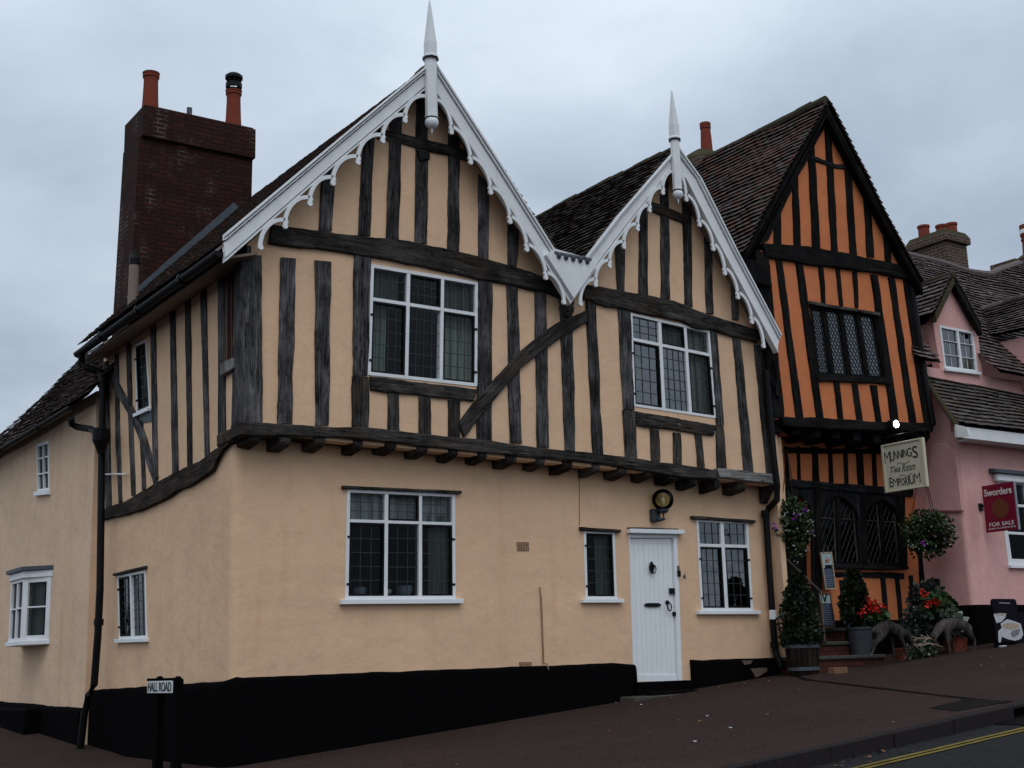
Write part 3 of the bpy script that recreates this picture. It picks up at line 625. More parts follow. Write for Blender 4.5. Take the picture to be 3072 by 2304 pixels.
window(house, qSg, [(.44,.49)], [], {(0,0):(True,3,7,'l'),(1,0):(False,3,7,0)}, stile=.035, sill=(.06,.05,.06), lintel=(.08,.035,.05,.02), curt=[])
window(house, qSc, [(.44,.5)], [], {(0,0):(False,2,6,0),(1,0):(False,2,6,0)}, stile=.05, fm=M['brownwood'], curt=[(.05,.95,.02,.98,'curtain')], lead=False)
b = MB(); a = [SD(T(3,*q)) for q in ((1458,702),(1542,662),(1547,730),(1462,782))]; b.prism(a, (-.07,0,0)); b.build('sill', M['oakpale'], house, bevel=.008)
a = [SD(T(3,*q)) for q in ((905,1040),(992,985),(1000,1070),(920,1085))]; MB().prism(a, (-.012,0,0)).build('bare_render', M['lead'], house)
# --- door
W_, H_ = qDo.W(), qDo.H()
b = MB(); jw = .075/W_; qDo.bar(b, 0,-.01,.022,1.0,-.2,.02); qDo.bar(b, 1-jw,-.01,1,1.0,-.2,.02); qDo.bar(b, .022,-.01,1-jw,.02,-.2,.018)
fr_ = b.build('door_frame', M['whitesoft'], house, bevel=.004)
b = MB(); du0, du1 = .022+.004, 1-jw-.004
qDo.bar(b, du0,.022,du1,.055,-.06,-.018)
nb = 9
for i in range(nb): qDo.bar(b, lerp(du0,du1,i/nb)+.0035/W_,.055,lerp(du0,du1,(i+1)/nb)-.0035/W_,.955,-.06,-.02+.001*(i%2))
qDo.bar(b, du0,.05,du1,.955,-.06,-.028); qDo.bar(b, du0,.955,du1,1.0,-.06,-.004)
door = b.build('door', M['whitesoft'], house, bevel=.003)
def dp(p, d): q = G(p); return V((q.x, d, q.z))
kp = dp(T(7,2010,345), .0); b = MB()
b.lathe(kp+V((0,.02,0)), [(.0,0),(.03,.002),(.026,.02),(.012,.03)], 12, (0,-1,0)); b.prism([kp+V((x*.01,.01,z*.01)) for x,z in ((-2.2,1.5),(-1,4.5),(0,5.5),(1,4.5),(2.2,1.5),(4.2,-1.5),(4.2,-4.5),(2.2,-8),(.6,-12),(-.6,-12),(-2.2,-8),(-4.2,-4.5),(-4.2,-1.5))], (0,-.03,0))
b.tube([kp+V((.05*math.sin(a_),-.035,-.055-.06*math.cos(a_))) for a_ in frange(0,2*math.pi,16)], .009, 6); b.build('knocker', M['iron'], door, bevel=.003)
lp = dp(T(7,2020,602), .0); b = MB(); b.prism([lp+V((x,.02,z)) for x,z in ((-.115,.026),(.115,.026),(.125,.012),(.15,.012),(.15,-.012),(.125,-.012),(.115,-.026),(-.115,-.026),(-.125,-.012),(-.15,-.012),(-.15,.012),(-.125,.012))], (0,-.026,0)); b.build('letterbox', M['iron'], door, bevel=.004)
hp = dp(T(7,2116,600), .0); b = MB(); b.lathe(hp+V((0,.02,.03)), [(0,0),(.032,.002),(.03,.02),(.015,.045)], 12, (0,-1,0)); b.tube([hp+V((.035*math.sin(a_),-.035,-.035-.055*math.cos(a_)*1.0)) for a_ in frange(0,2*math.pi,16)], .009, 6); b.build('handle', M['iron'], door)
c = dp(T(7,2143,512), .0); MB().box((c.x-.045,-.02,c.z-.04),(c.x+.04,.02,c.z+.04)).build('lock', M['iron'], door, bevel=.005)
c = dp(T(7,2157,660), .0); MB().box((c.x-.02,-.02,c.z-.028),(c.x+.02,.02,c.z+.028)).build('keyhole', M['iron'], door, bevel=.004)
a = [G(T(7,1848,112)),G(T(7,2197,120)),G(T(7,2197,148)),G(T(7,1848,140))]; b = MB(); b.prism(a, (0,-.10,0)); b.build('door_hood', M['whitesoft'], fr_, bevel=.006)
a = [G(T(7,1850,100)),G(T(7,2175,108)),G(T(7,2175,120)),G(T(7,1850,111))]; timber('drip_board', [a[0],a[1]], [a[3],a[2]], NY, .035, bmw, fr_, wob=.006)
c = dp(T(7,2178,395), 0); b = MB(); b.box((c.x-.022,-.05,c.z-.055),(c.x+.024,.01,c.z+.03)); b.cur = 1; b.box((c.x-.018,-.035,c.z+.03),(c.x+.02,.01,c.z+.10)); b.build('doorbell', [M['iron'], M['rope']], fr_, bevel=.004)
c = dp(T(8,10,415), 0); MB().tube([c+V((.012,-.01,.03)),c+V((-.016,-.01,.0)),c+V((-.012,-.01,-.028)),c+V((.016,-.01,-.022)),c+V((.012,-.01,.002)),c+V((-.012,-.01,.0))], .007, 6).build('number_plate', M['iron'], house)
# doorstep
a = qDo.p[3]; bq = qDo.p[2]; zb = a.z
b = MB(); b.box((a.x-.06,-.16,zb-.16),(bq.x+.10,.02,zb-.012)); b.build('doorstep', M['black'], house, bevel=.01)
MB().hexa([(a.x-.32,-.40,zb-.36),(bq.x+.55,-.40,zb-.26),(bq.x+.55,.0,zb-.26),(a.x-.32,.0,zb-.36)], [(a.x-.30,-.40,zb-.20),(bq.x+.53,-.40,zb-.165),(bq.x+.53,.0,zb-.16),(a.x-.30,.0,zb-.195)]).build('doorstep', M['stone'], house, bevel=.012)
MB().box((a.x+.02,-.36,zb-.168),(bq.x-.02,-.17,zb-.14)).build('door_mat', M['dark'], house)
# small wall fixtures
for n1, q_ in (('air_vent', [T(7,1135,195),T(7,1213,195),T(7,1215,252),T(7,1137,252)]), ('air_vent', [T(7,1150,972),T(7,1230,972),T(7,1232,1003),T(7,1152,1003)])):
    qq = Q(G, *q_); b = MB(); qq.bar(b, 0,0,1,1,-.02,.008); b.cur = 1; nx, ny = 7, (6 if q_[0][1] < 1700 else 3)
    for i in range(nx):
        for j in range(ny): qq.bar(b, (i+.28)/nx,(j+.25)/ny,(i+.78)/nx,(j+.78)/ny,.006,.0095)
    b.build(n1, [M['vent'], M['ventdark']], house)
pp = [G(T(7,*q)) for q in ((1283,485),(1290,560),(1295,680),(1300,820),(1304,900),(1305,975))]; pp = [q+V((0,-.016,0)) for q in pp]+[pp[-1]+V((.02,-.07,-.03)), pp[-1]+V((.02,-.10,-.10))]
MB().tube(pp, .011, 8).build('water_pipe', M['copper'], house, smooth=True)
MB().tube([G(T(4,1540,1425))+V((0,-.006,0)), G(T(4,1541,1655))+V((0,-.006,0)), G(T(7,1542,88))+V((0,-.006,0))], .0035, 5).build('cable', M['ventdark'], house)
c1, c2 = SD(T(3,655,1417)), SD(T(3,845,1415)); MB().tube([c1+V((-.05,0,0)), c2+V((-.05,0,0))], .014, 8).build('tie_bar', M['whitesoft'], house)
# --- bargeboards with fretwork
def bargeboard(tops, bots, knots, sgn, start):
    tp = [BP(q) for q in tops]; bt = [BP(q) for q in bots]
    def edge(f0, f1, d): 
        return [lerp(a_,c_,f0)+NY*d for a_,c_ in zip(tp,bt)], [lerp(a_,c_,f1)+NY*d for a_,c_ in zip(tp,bt)]
    b = MB()
    for f0, f1, d0, d1 in ((0,1,-.08,-.05),(0,.10,-.05,.05),(.165,.235,-.05,.03),(.30,.85,-.05,.0),(.915,1.0,-.05,.016)):
        for i in range(len(tp)-1):
            q0 = [lerp(tp[i],bt[i],f0), lerp(tp[i+1],bt[i+1],f0), lerp(tp[i+1],bt[i+1],f1), lerp(tp[i],bt[i],f1)]
            b.hexa([p+NY*d0 for p in q0], [p+NY*d1 for p in q0])
    bb = b.build('bargeboard', M['white'], house)
    FP = Wall((0,YB+.005,0), (0,-1,0)); K = [FP(q) for q in knots]; S0 = FP(start); b = MB(); th = .024
    for i, kn in enumerate(K):
        s = (K[i-1]+V((sgn*-.005,0,.075))) if i else S0
        pts = []
        for j in range(11):
            t = j/10*math.pi/2; pts.append(V((lerp(s.x,kn.x,math.sin(t)), 0, s.z+(kn.z-s.z)*(1-math.cos(t)))))
        if i: pts = [V((K[i-1].x+sgn*.018,0,K[i-1].z+.055)), V((K[i-1].x+sgn*.012,0,K[i-1].z+.075))]*0+pts
        for a_, c_ in zip(pts, pts[1:]):
            def nrm(i_):
                t = (pts[min(i_+1,len(pts)-1)]-pts[max(i_-1,0)]).normalized(); return V((-t.z,0,t.x))*th
            ia = pts.index(a_); na, nc = nrm(ia), nrm(ia+1); y = YB+.005
            q0 = [V((p.x,y,p.z)) for p in (a_-na, c_-nc, c_+nc, a_+na)]; b.hexa(q0, [p+NY*.03 for p in q0])
        b.lathe(V((kn.x-sgn*.006,YB+.005,kn.z)), [(.034,0),(.034,.032)], 14, (0,-1,0))
        if i: b.lathe(V((s.x+sgn*-.012,YB+.005,s.z-.02)), [(.028,0),(.028,.031)], 12, (0,-1,0))
    b.build('fretwork', M['white'], bb)
    return bb
bargeboard([T(1,590,395),T(1,0,885),T(0,1460,1512)], [T(1,585,545),T(1,0,1033),T(3,1460,36)], [T(1,405,785),T(1,260,915),T(1,100,1055),T(0,2150,1190),T(0,2000,1322),T(0,1840,1468),T(0,1680,1605)], -1, T(1,545,628))
bargeboard([T(1,590,395),T(1,1000,1030),T(1,1370,1620),VV(935,860)], [T(1,590,560),T(1,1000,1208),VV(480,430),VV(935,1165)], [T(1,710,860),T(1,835,1055),T(1,965,1250),T(1,1090,1440),(1579,750),(1636,834),(1690,908)], 1, T(1,615,650))
bargeboard([(2031,442),VV(1560,-10),VV(1110,572),VV(950,830)], [(2031,492),VV(1790,0),VV(1360,572),VV(940,1140)], [(1985,579),(1945,632),(1909,688),(1868,741),(1825,798),(1783,855),(1738,912)], -1, (2022,515))
bargeboard([(2031,442),T(2,110,1160),T(2,350,1640),T(5,628,512)], [(2031,515),T(2,20,1160),T(2,245,1600),T(5,614,626)], [(2057,600),(2097,676),(2138,748),(2173,821),(2212,893),(2254,967),(2289,1039)], 1, (2040,528))
PW = Wall((0,YB-.004,0),(0,-1,0)); MB().prism([PW(VV(*q)) for q in ((628,492),(700,440),(1170,575),(1215,612),(1248,662),(948,1092),(585,520))], (0,-.055,0)).build('valley_board', M['white'], house)
b = MB(); a, c = PW(VV(690,490)), PW(VV(1180,585)); b.tube([a+V((0,-.03,0)),c+V((0,-.03,0))], .035, 10)
for i in range(5):
    p = lerp(a,c,(i+.55)/5.2); b.lathe(p+V((0,-.065,-.085)), [(.0,0),(.025,.012),(.037,.05),(.037,.09)], 10)
b.build('lead_flashing', M['lead'], house, smooth=True)
# soffit under the barge overhang
for a_, c_ in ((f1, ap1), (val, ap1), (val, ap2), (f2, ap2)):
    a2, c2 = a_-V((0,0,.15)), c_-V((0,0,.15)); MB().hexa([off(a2,YB+.05),off(c2,YB+.05),off(c2,YU),off(a2,YU)], [off(a2,YB+.05)+V((0,0,.04)),off(c2,YB+.05)+V((0,0,.04)),off(c2,YU)+V((0,0,.04)),off(a2,YU)+V((0,0,.04))]).build('verge_soffit', M['sill'], house)
# finials
def finial(base_c, tip, collar, ball, r):
    P = lambda p: onY(p, YB-.06); c, t, bl = P(collar), P(tip), P(ball); x = (c.x+bl.x)/2; y = YB-.05; b = MB()
    lean = (t-c); h = t.z-c.z
    b.lathe(V((x,y,bl.z+.06)), [(r,0),(r,c.z-bl.z-.06)], 8); b.lathe(V((x,y,bl.z+.055)), [(r*1.08,0),(r*1.08,.025)], 8)
    b.lathe(V((x,y,c.z-.01)), [(r*1.0,-.02),(r*1.3,0),(r*1.3,.03),(r*1.05,.05)], 8)
    sp = [(r*1.05,.05),(r*1.08,.09),(r*1.08,.22),(r*1.0,.26),(r*.12,h)]
    b.lathe(V((x,y,c.z)), sp, 4)
    f_ = b.build('finial', M['white'], house)
    b = MB(); b.lathe(V((x,y,bl.z)), [(r*1.1*math.cos(a_), r*1.1*math.sin(a_)) for a_ in frange(-1.25,1.3,10)], 16); b.lathe(V((x,y,bl.z-r*1.05)), [(.02,.02),(.012,-.03),(.004,-.09)], 10); b.build('ball', M['whitesoft'], f_, smooth=True)
    b = MB(); b.lathe(V((x,y,c.z-.012)), [(r*1.32,-.012),(r*1.32,.012)], 8); b.lathe(V((x,y,bl.z+.048)), [(r*1.1,0),(r*1.1,.012)], 8); b.build('lead_collar', M['iron'], f_)
finial(None, T(1,593,8), T(1,588,378), T(1,581,790), .082)
finial(None, T(1,2168,595), T(1,2172,905), T(1,2174,1255), .072)
# --- roofs
YE = 5.05
fl1, fl2 = onY((410,895), YE), onY((715,625), YE); dr = (fl2-fl1)
B0 = fl1+dr*((-.36-fl1.x)/dr.x); B1 = fl1+dr*((ap1.x-fl1.x)/dr.x)
eL = onX((690,738), -.40)
r0 = V((-.38,YB+.02,f1.z-.02)); r1 = V((ap1.x,YB+.02,ap1.z+.0)); dz = V((0,0,-.03))
Pk = fl1+dr*1.12-V((0,0,.07)); tk = (Pk.x-r0.x)/(r1.x-r0.x); fk = lerp(r0,r1,tk)
patch_tiles('roof', V((r0.x,YE,B0.z)), r0+dz*3, Pk, fk+dz*3, M['tilered'], house, sag=.015, label='steep outer slope of the roof beside the brick chimney')
B1 = onY((1030,408),YE)-V((0,0,.12)); patch_tiles('roof', Pk, fk+dz*3, B1, r1+dz*3, M['tilered'], house, sag=.01)
v0 = V((val.x,YB+.03,val.z-.02)); v1 = V((val.x,YE,val.z-.02))
patch_tiles('roof', v0, v1, r1+dz, B1, M['tile'], house, sag=.02)
g2r = V((ap2.x,YB+.02,ap2.z-.02)); g2b = V((ap2.x,7.0,ap2.z-.02))
patch_tiles('roof', V((val.x,7.0,val.z-.05)), v0, g2b, g2r, M['tile'], house, sag=.035, gauge=.115, label='dark tiled slope showing in the valley between the white gables')
patch_tiles('roof', V((f2.x,YB+.02,f2.z)), V((f2.x,7.0,f2.z)), g2r, g2b, M['tile'], house)
def ridge(name, a, c, r, mat, parent):
    n_ = max(3, int((c-a).length/.3)); b = MB()
    for i in range(n_):
        p, q_ = lerp(a,c,i/n_), lerp(a,c,(i+1)/n_+.01/n_); j = V((0,0,random.uniform(-.012,.012)+.03*noise.noise(p*.6))); b.tube([p+j,q_+j], [r*random.uniform(.95,1.05), r*.97], 10)
    return b.build(name, mat, parent)
ridge('ridge', g2r+V((0,.03,0)), g2b, .075, M['ridge'], house); ridge('ridge', r1+V((0,.05,-.03)), B1, .05, M['tilered'], house)
# eave: soffit, gutter, downpipes
e0 = onX(T(3,590,645), -.36); e1 = onX(T(3,1452,30), -.36); w0 = SD(T(3,650,685)); w1 = SD(T(3,1500,95))
MB().hexa([V((-.36,5.0,e0.z)),V((-.36,YB+.05,e1.z)),V((0.02,YB+.05,w1.z)),V((0.02,5.0,w0.z))], [V((-.36,5.0,e0.z+.03)),V((-.36,YB+.05,e1.z+.03)),V((0.02,YB+.05,w1.z+.03)),V((0.02,5.0,w0.z+.03))]).build('soffit', M['sill'], house)
g0, g1 = onX(T(3,505,632), -.44), onX(T(3,1440,-40), -.44)
def gutter(a, c, r, parent, name='gutter'):
    n_ = 14; b = MB(); pts = [lerp(a,c,i/n_) for i in range(n_+1)]; d = (c-a).normalized(); s = V((-d.y,d.x,0)).normalized(); ring = []
    for p in pts:
        for j in range(9): t = math.pi*j/8; ring.append(p+s*math.cos(t)*r-V((0,0,1))*math.sin(t)*r)
    fs = [(i*9+j,i*9+j+1,(i+1)*9+j+1,(i+1)*9+j) for i in range(n_) for j in range(8)]+[tuple(range(9)), tuple(n_*9+j for j in range(8,-1,-1))]
    b.add(ring, fs); 
    for i in (3,7,11): b.tube([pts[i]-d*.03+V((0,0,-.01)), pts[i]+d*.03+V((0,0,-.01))], r*1.12, 10)
    return b.build(name, M['castiron'], parent)
gu = gutter(V((-.44,g0.y,g0.z)), V((-.44,YB+.06,g1.z)), .07, house)
def pipe(pts, r, name='drainpipe', parent=None, collars=(), mat=None):
    b = MB(); b.tube(pts, r, 12)
    for c in collars: b.lathe(V(c), [(r*1.28,-.045),(r*1.28,.045)], 12)
    return b.build(name, mat or M['castiron'], parent, smooth=False)
DX = -.20
P3 = lambda x, y, X=DX: onX(T(3,x,y), X); P6 = lambda x, y, X=DX: onX(T(6,x,y), X)
pp = [V((-.44,P3(530,640,-.44).y,P3(530,640,-.44).z)), P3(527,695,-.43), P3(555,722,-.38), P3(645,752), P3(665,790), P3(660,1200), P3(655,1655), P6(648,500), P6(634,800), P6(610,1120), P6(575,1185,-.25), P6(548,1300,-.26), P6(520,1535,-.27)]
pipe(pp, .052, parent=house, collars=[P3(658,1200), P6(640,715), P3(662,830)])
DY = -.40
pR = [V((8.55,-.50,4.45)), V((8.56,-.46,3.9)), onY(T(5,540,740),-.42), onY(T(5,590,1300),-.42), onY(T(5,612,1480),-.42), onY(A(170,330),-.38), onY(A(30,470),-.14), onY(T(8,540,20),-.10), onY(T(8,560,350),-.10), onY(T(8,580,640),-.10), onY(T(8,600,900),-.10), onY(T(8,640,1010),-.2)]
pipe(pR, .05, parent=house, collars=[onY(T(8,536,10),-.10), onY(T(8,595,860),-.10)])
MB().tube([onY(T(8,583,636),-.105), onY(T(8,586,696),-.105)], .057, 12).build('white_pipe_band', M['whitesoft'], house)
# vent stub on the eave
c = onX(T(3,860,330), -.05); MB().lathe(c, [(.075,-.15),(.07,.62)], 12).build('vent_pipe', M['sill'], house); MB().lathe(c+V((0,0,.62)), [(.072,0),(.075,.1),(.06,.15),(.05,.22)], 12).build('vent_cap', M['iron'], house)
# --- chimney at the back of the roof
cy0 = YE; cT = [onY(T(0,930,672), cy0), onY(T(0,1655,850), cy0)]; cS = [onY(T(0,905,800), cy0+.06), onY(T(0,1638,960), cy0+.06)]
zt1 = (cT[0].z+cT[1].z)/2; xl, xr = cT[0].x, cT[1].x; zc = zt1-.52; dep = .80; yc = cy0
sl, sr = onY(T(0,905,800),yc+.06).x, onY(T(0,1636,960),yc+.06).x
ch = MB().hexa([(sl-.12,yc+.05,3.5),(sl-.12,yc+.05+dep,3.5),(sr-.06,yc+.05+dep,3.5),(sr-.06,yc+.05,3.5)], [(sl,yc+.05,zc),(sl,yc+.05+dep,zc),(sr,yc+.05+dep,zc),(sr,yc+.05,zc)]).build('chimney', M['brick'], house)
b = MB(); b.box((xl,yc-.02,zc-.0),(xr,yc+dep+.12,zt1)); b.box((xl+.03,yc+.01,zt1),(xr-.03,yc+dep+.09,zt1+.03)); b.build('chimney_cap', M['brick'], ch, bevel=.006)
def potat(p, y, r, h, parent, hood=False, sink=.1):
    c = onY(p, y); b = MB(); b.lathe(V((c.x,y,c.z-h-sink)), [(r*1.12,0),(r*1.02,h*.35),(r*.94,h*.85),(r*.95,h*.86+sink),(r*1.08,h*.87+sink),(r*1.08,h*.93+sink),(r*1.0,h*.94+sink),(r*1.1,h*.955+sink),(r*1.1,h+sink),(r*.85,h+sink),(r*.8,h*.8)], 20, cap=False); o = b.build('chimney_pot', M['pot'], parent, smooth=False)
    b = MB(); b.lathe(V((c.x,y,c.z-.03)), [(r*1.0,0),(r*1.14,.035)], 18); b.build('pot_rim', M['iron'], o)
    return o, c
po, c = potat(T(0,980,478), yc+.42, .125, .58, ch)
po, c = potat(T(0,1515,590), yc+.42, .125, .58, ch)
b = MB(); b.lathe(c+V((0,yc+.42-c.y,.04)), [(.13,.0),(.14,.02),(.14,.09),(.13,.10)], 18, cap=False)
for i in range(10): a_ = i*math.pi/5; q_ = c+V((.12*math.cos(a_),yc+.42-c.y+.12*math.sin(a_),0)); b.tube([q_+V((0,0,.1)), q_+V((0,0,.26))], .008, 5)
b.lathe(c+V((0,yc+.42-c.y,.22)), [(.15,0),(.15,.05),(.10,.09),(.0,.11)], 18); b.build('chimney_cowl', M['iron'], po)
c = onY(T(0,1228,700), yc+.42); MB().lathe(c-V((0,0,.45)), [(.045,0),(.045,.45)], 10).build('flue', M['lead'], ch)
dn = V((-dr.z,0,dr.x)).normalized(); q0 = [fl1-dr*.05, fl2, fl2+dn*.12, fl1-dr*.05+dn*.12]; MB().hexa([p+NY*.02 for p in q0], [p+V((0,.05,0)) for p in q0]).build('flashing', M['lead'], ch)

# ------------------------------------------------------------------ PEACH COTTAGE ON THE LEFT
XL = -.13; LW = Wall((XL,0,0), (-1,0,0))
cot = thing('rendered_cottage', 'plain peach rendered cottage with bay window and dark tiled roof left of the drainpipe', 'cottage', (XL,7.5,-.9))
qLu = Q(LW, T(3,240,1222), T(3,318,1195), T(3,322,1520), T(3,245,1530))
wall('wall', [(XL,13,-1.2),(XL,4.97,-1.3),(XL,4.97,4.20),(XL,13,4.25)], [qLu.p], NX, .22, M['peach2'], cot)
window(cot, qLu, [(.48,.52)], [(.3,.33),(.62,.65)], {(i,j):(False,2,1,0) for i in range(2) for j in range(3)}, stile=.05, sill=(.05,.07,.06), lead=False, curt=[(.02,.98,.02,.98,'net')])
path = []; tz = []
for i in range(40):
    y = lerp(13,5.0,i/39); path.append(((XL,y),(-1,0))); tz.append(lerp(-.28,-.41,(13-y)/8.0)+.02*noise.noise(V((y,0,0))))
plinth(path, tz, cot, M['black'], .09)
yb0 = LW(T(6,50,600)).y; yb1 = LW(T(6,330,600)).y
# canted bay window
zb, zt2 = LW(T(6,330,860)).z, LW(T(6,340,365)).z; proj = .28
bay = MB(); ring = [(XL,yb1),(XL-proj,yb1+.02),(XL-proj,yb1+.02)]
XF = XL-.30; FW_ = Wall((XF,0,0), NX)
J = LW(T(6,328,600)); K_ = FW_(T(6,152,600)); y0 = J.y; yk_ = K_.y; yfar_f = FW_(T(6,70,600)).y; yfar = yfar_f+.35
z1, z0 = FW_(T(6,150,428)).z, FW_(T(6,150,838)).z
def bayq(a_, c_, z0, z1): return Quad([V((a_[0],a_[1],z1)),V((c_[0],c_[1],z1)),V((c_[0],c_[1],z0)),V((a_[0],a_[1],z0))], V((c_[1]-a_[1],-(c_[0]-a_[0]),0)))
plan = [(XL,y0),(XF,yk_),(XF,yfar_f),(XL,yfar)]; cenb = V((XL,(y0+yfar)/2,0))
def grow(g): return [(XL if i in (0,3) else x-g, y+(-g if i < 2 else g)) for i,(x,y) in enumerate(plan)]
b = MB(); b.prism([(x,y,z0-.06) for x,y in grow(.05)], (0,0,.07)); b.prism([(x,y,z1-.01) for x,y in grow(.04)], (0,0,.11))
bw = b.build('bay_window', M['white'], cot, bevel=.006)
MB().prism([(x,y,z1+.105) for x,y in grow(.08)], (0,0,.06)).build('bay_roof', M['lead'], bw)
qf = bayq((XF,yk_),(XL,y0),z0,z1); qc = bayq((XF,yfar_f),(XF,yk_),z0,z1)
for q_, cols in ((qf, []), (qc, [(.46,.52)])):
    if q_.N.dot(V((-1,-.5,0))) < 0: q_.N = -q_.N
    w_ = window(bw, q_, cols, [(.46,.485)], {(i,j):(False,1,1,0) for i in range(len(cols)+1) for j in range(2)}, stile=.085 if not cols else .06, lead=False, curt=[(.12,.92,.05,.95,'net')], room=0)
MB().box((XL-.01,y0+.1,z0),(XL+.02,yfar-.1,z1)).build('interior', M['room'], bw)
# roof of the cottage
ee0, ee1 = onX((0,1343), XL-.25), onX((222,1216), XL-.25); pitch = math.radians(52); rn = V((-math.sin(pitch),0,math.cos(pitch)))
Pe = V((XL-.25,0,(ee0.z+ee1.z)/2)); zE = Pe.z
rp = [onP(q, Pe, rn) for q in ((0,1313),(245,1085),(290,1090))]
ux = V((math.cos(pitch),0,math.sin(pitch)))
def cuv(p): return (p.y, (p-Pe).dot(ux))
kp_ = [cuv(p) for p in rp]
c00, c10 = Pe+V((0,14,0)), Pe+V((0,4.2,0)); Lr = 4.2
top = sorted(kp_)[-1]
def keepL(u, v):
    y = lerp(14,4.2,u); h = v*Lr
    (ya,ha),(yb_,hb) = kp_[0], kp_[1]; lim = hb+(ha-hb)*(y-yb_)/(ya-yb_) if y > yb_ else hb
    return h < max(.3, lim) and y > 4.5
patch_tiles('roof', c00, c10, c00+ux*Lr, c10+ux*Lr, M['tilewarm'], cot, keepL, gauge=.115, sag=.06)
gutter(V((XL-.31,13.5,zE-.05)), V((XL-.31,ee1.y-.1,zE-.06)), .06, cot)
X2 = XL-.1
pipe([onX(T(3,462,1050),XL-.31), onX(T(3,465,1090),XL-.28), onX(T(3,500,1108),XL-.2), onX(T(3,590,1122),X2), onX(T(3,640,1150),X2-.02), onX(T(3,655,1200),X2-.03)], .05, parent=cot)
c = onX(T(3,655,1180), X2-.03); MB().lathe(c-V((0,0,.22)), [(.05,0),(.06,.05),(.12,.18),(.13,.34),(.10,.36)], 12).build('pipe_hopper', M['castiron'], cot)
MB().box((XL-.30,LW(T(6,290,1300)).y,gz(0,7)-.3),(XL+.02,LW(T(6,90,1300)).y+.0,-.42)).build('plinth', M['black'], cot, bevel=.03)

# ------------------------------------------------------------------ ORANGE TEA ROOM HOUSE
YO = -.40; OW = Wall((0,YO,0), NY); YG = .30; OG = Wall((0,YG,0), NY); tr, tr2 = M['tarred'], M['tarred2']
tea = thing('timber_framed_house', 'orange timber framed house with tall leaning gable and black studs', 'house', (10.5,.3,0))
qT = Q(OW, T(5,818,318), T(5,1245,372), T(5,1318,802), T(5,872,778))
ov = [OW(T(2,928,730)), OW(T(2,1395,1640)), OW(T(5,1440,100)), OW(T(5,1600,1092)), OW(T(5,600,1060)), OW(T(5,500,20)), OW(T(2,520,1590))]
wall('wall', ov, [qT.p], NY, .2, M['orange'], tea)
def ts(t1, tl, tr_, t2, bl, br, mat=tr, W=OW, **kw): return stud(W, [T(t1,*tl), T(t1,*tr_), T(t2,*br), T(t2,*bl)], mat, tea, **kw)
for a_ in ((2,(912,760),(955,760),2,(962,1660),(1002,1665)), (2,(803,890),(846,850),2,(838,1615),(886,1620)), (2,(703,1150),(740,1090),2,(718,1600),(762,1605)), (2,(588,1400),(632,1330),2,(588,1590),(636,1592)),
           (2,(1040,1000),(1086,1080),2,(1080,1650),(1124,1655)), (2,(1166,1230),(1212,1310),5,(1192,8),(1238,12)), (2,(1295,1500),(1340,1580),5,(1310,40),(1350,48))): ts(*a_)
timber('collar_beam', [OW(T(2,*q)) for q in ((835,1010),(900,1035),(985,1062),(1115,1068))], [OW(T(2,*q)) for q in ((835,1040),(900,1062),(985,1090),(1115,1105))], NY, .025, tr2, tea)
timber('beam', [OW(T(2,505,1582)),OW(T(2,800,1602)),OW(T(5,1000,-20)),OW(T(5,1455,72))], [OW(T(5,525,8)),OW(T(5,740,48)),OW(T(5,1230,112)),OW(T(5,1450,155))], NY, .06, tr, tea)
timber('rafter', [OW(T(2,925,715)),OW(T(2,700,1160)),OW(T(2,480,1600))], [OW(T(2,935,790)),OW(T(2,740,1150)),OW(T(2,545,1560))], NY, .04, tr, tea)
timber('rafter', [OW(T(2,945,715)),OW(T(2,1220,1240)),OW(T(5,1450,20))], [OW(T(2,935,790)),OW(T(2,1170,1270)),OW(T(5,1390,40))], NY, .04, tr, tea)
ts(5,(455,-40),(548,0),5,(585,1050),(652,1050), t=.04, name='corner_post')
for a_ in ((5,(600,30),(642,35),5,(730,1045),(776,1048)), (5,(728,48),(775,55),5,(862,1052),(908,1055)), (5,(878,70),(908,75),5,(898,308),(920,312)), (5,(988,85),(1014,88),5,(1013,322),(1036,325)), (5,(1098,100),(1124,104),5,(1114,335),(1136,338)),
           (5,(1214,120),(1257,126),5,(1345,1062),(1396,1066)), (5,(1328,140),(1368,146),5,(1466,1078),(1508,1080)), (5,(1424,150),(1475,156),5,(1560,1090),(1608,1092)), (5,(974,812),(1010,815),5,(1004,1062),(1037,1064)), (5,(1094,828),(1130,832),5,(1124,1068),(1162,1070)), (5,(1212,838),(1252,842),5,(1250,1072),(1283,1074))): ts(*a_)
stud(OW, [T(5,862,768),T(5,1330,798),T(5,1332,835),T(5,866,812)], tr, tea, t=.05, name='window_beam')
timber('bressumer', [OW(T(5,*q)) for q in ((618,1040),(900,1056),(1300,1080),(1600,1088))], [OW(T(5,*q)) for q in ((638,1102),(900,1122),(1300,1138),(1600,1142))], NY, .07, tr, tea, depth=.25)
f = window(tea, qT, [(.185,.25),(.435,.50),(.695,.76)], [], {(i,0):(False,4,1,0) for i in range(4)}, stile=.06, fm=tr, curt=[(.02,.22,.02,.52,'net'),(.24,.48,.02,.62,'net'),(.48,.74,.02,.62,'net'),(.75,.98,.02,.98,'net')], diamond=True, lintel=(.05,.05,.07,-.05))
c = onY(T(5,1120,690), YO+.32); b = MB(); b.lathe(c-V((0,0,.12)), [(.14,0),(.11,.28)], 16, cap=False); lampo = thing('table_lamp', 'glowing amber table lamp behind the diamond leaded window', 'lamp', c-V((0,0,.42)))
b.build('lamp_shade', M['lampglow'], lampo, smooth=True); MB().lathe(c-V((0,0,.42)), [(.08,0),(.07,.02),(.02,.05),(.03,.15),(.015,.25),(.015,.32)], 14).build('lamp_base', M['brownwood'], lampo, smooth=True)
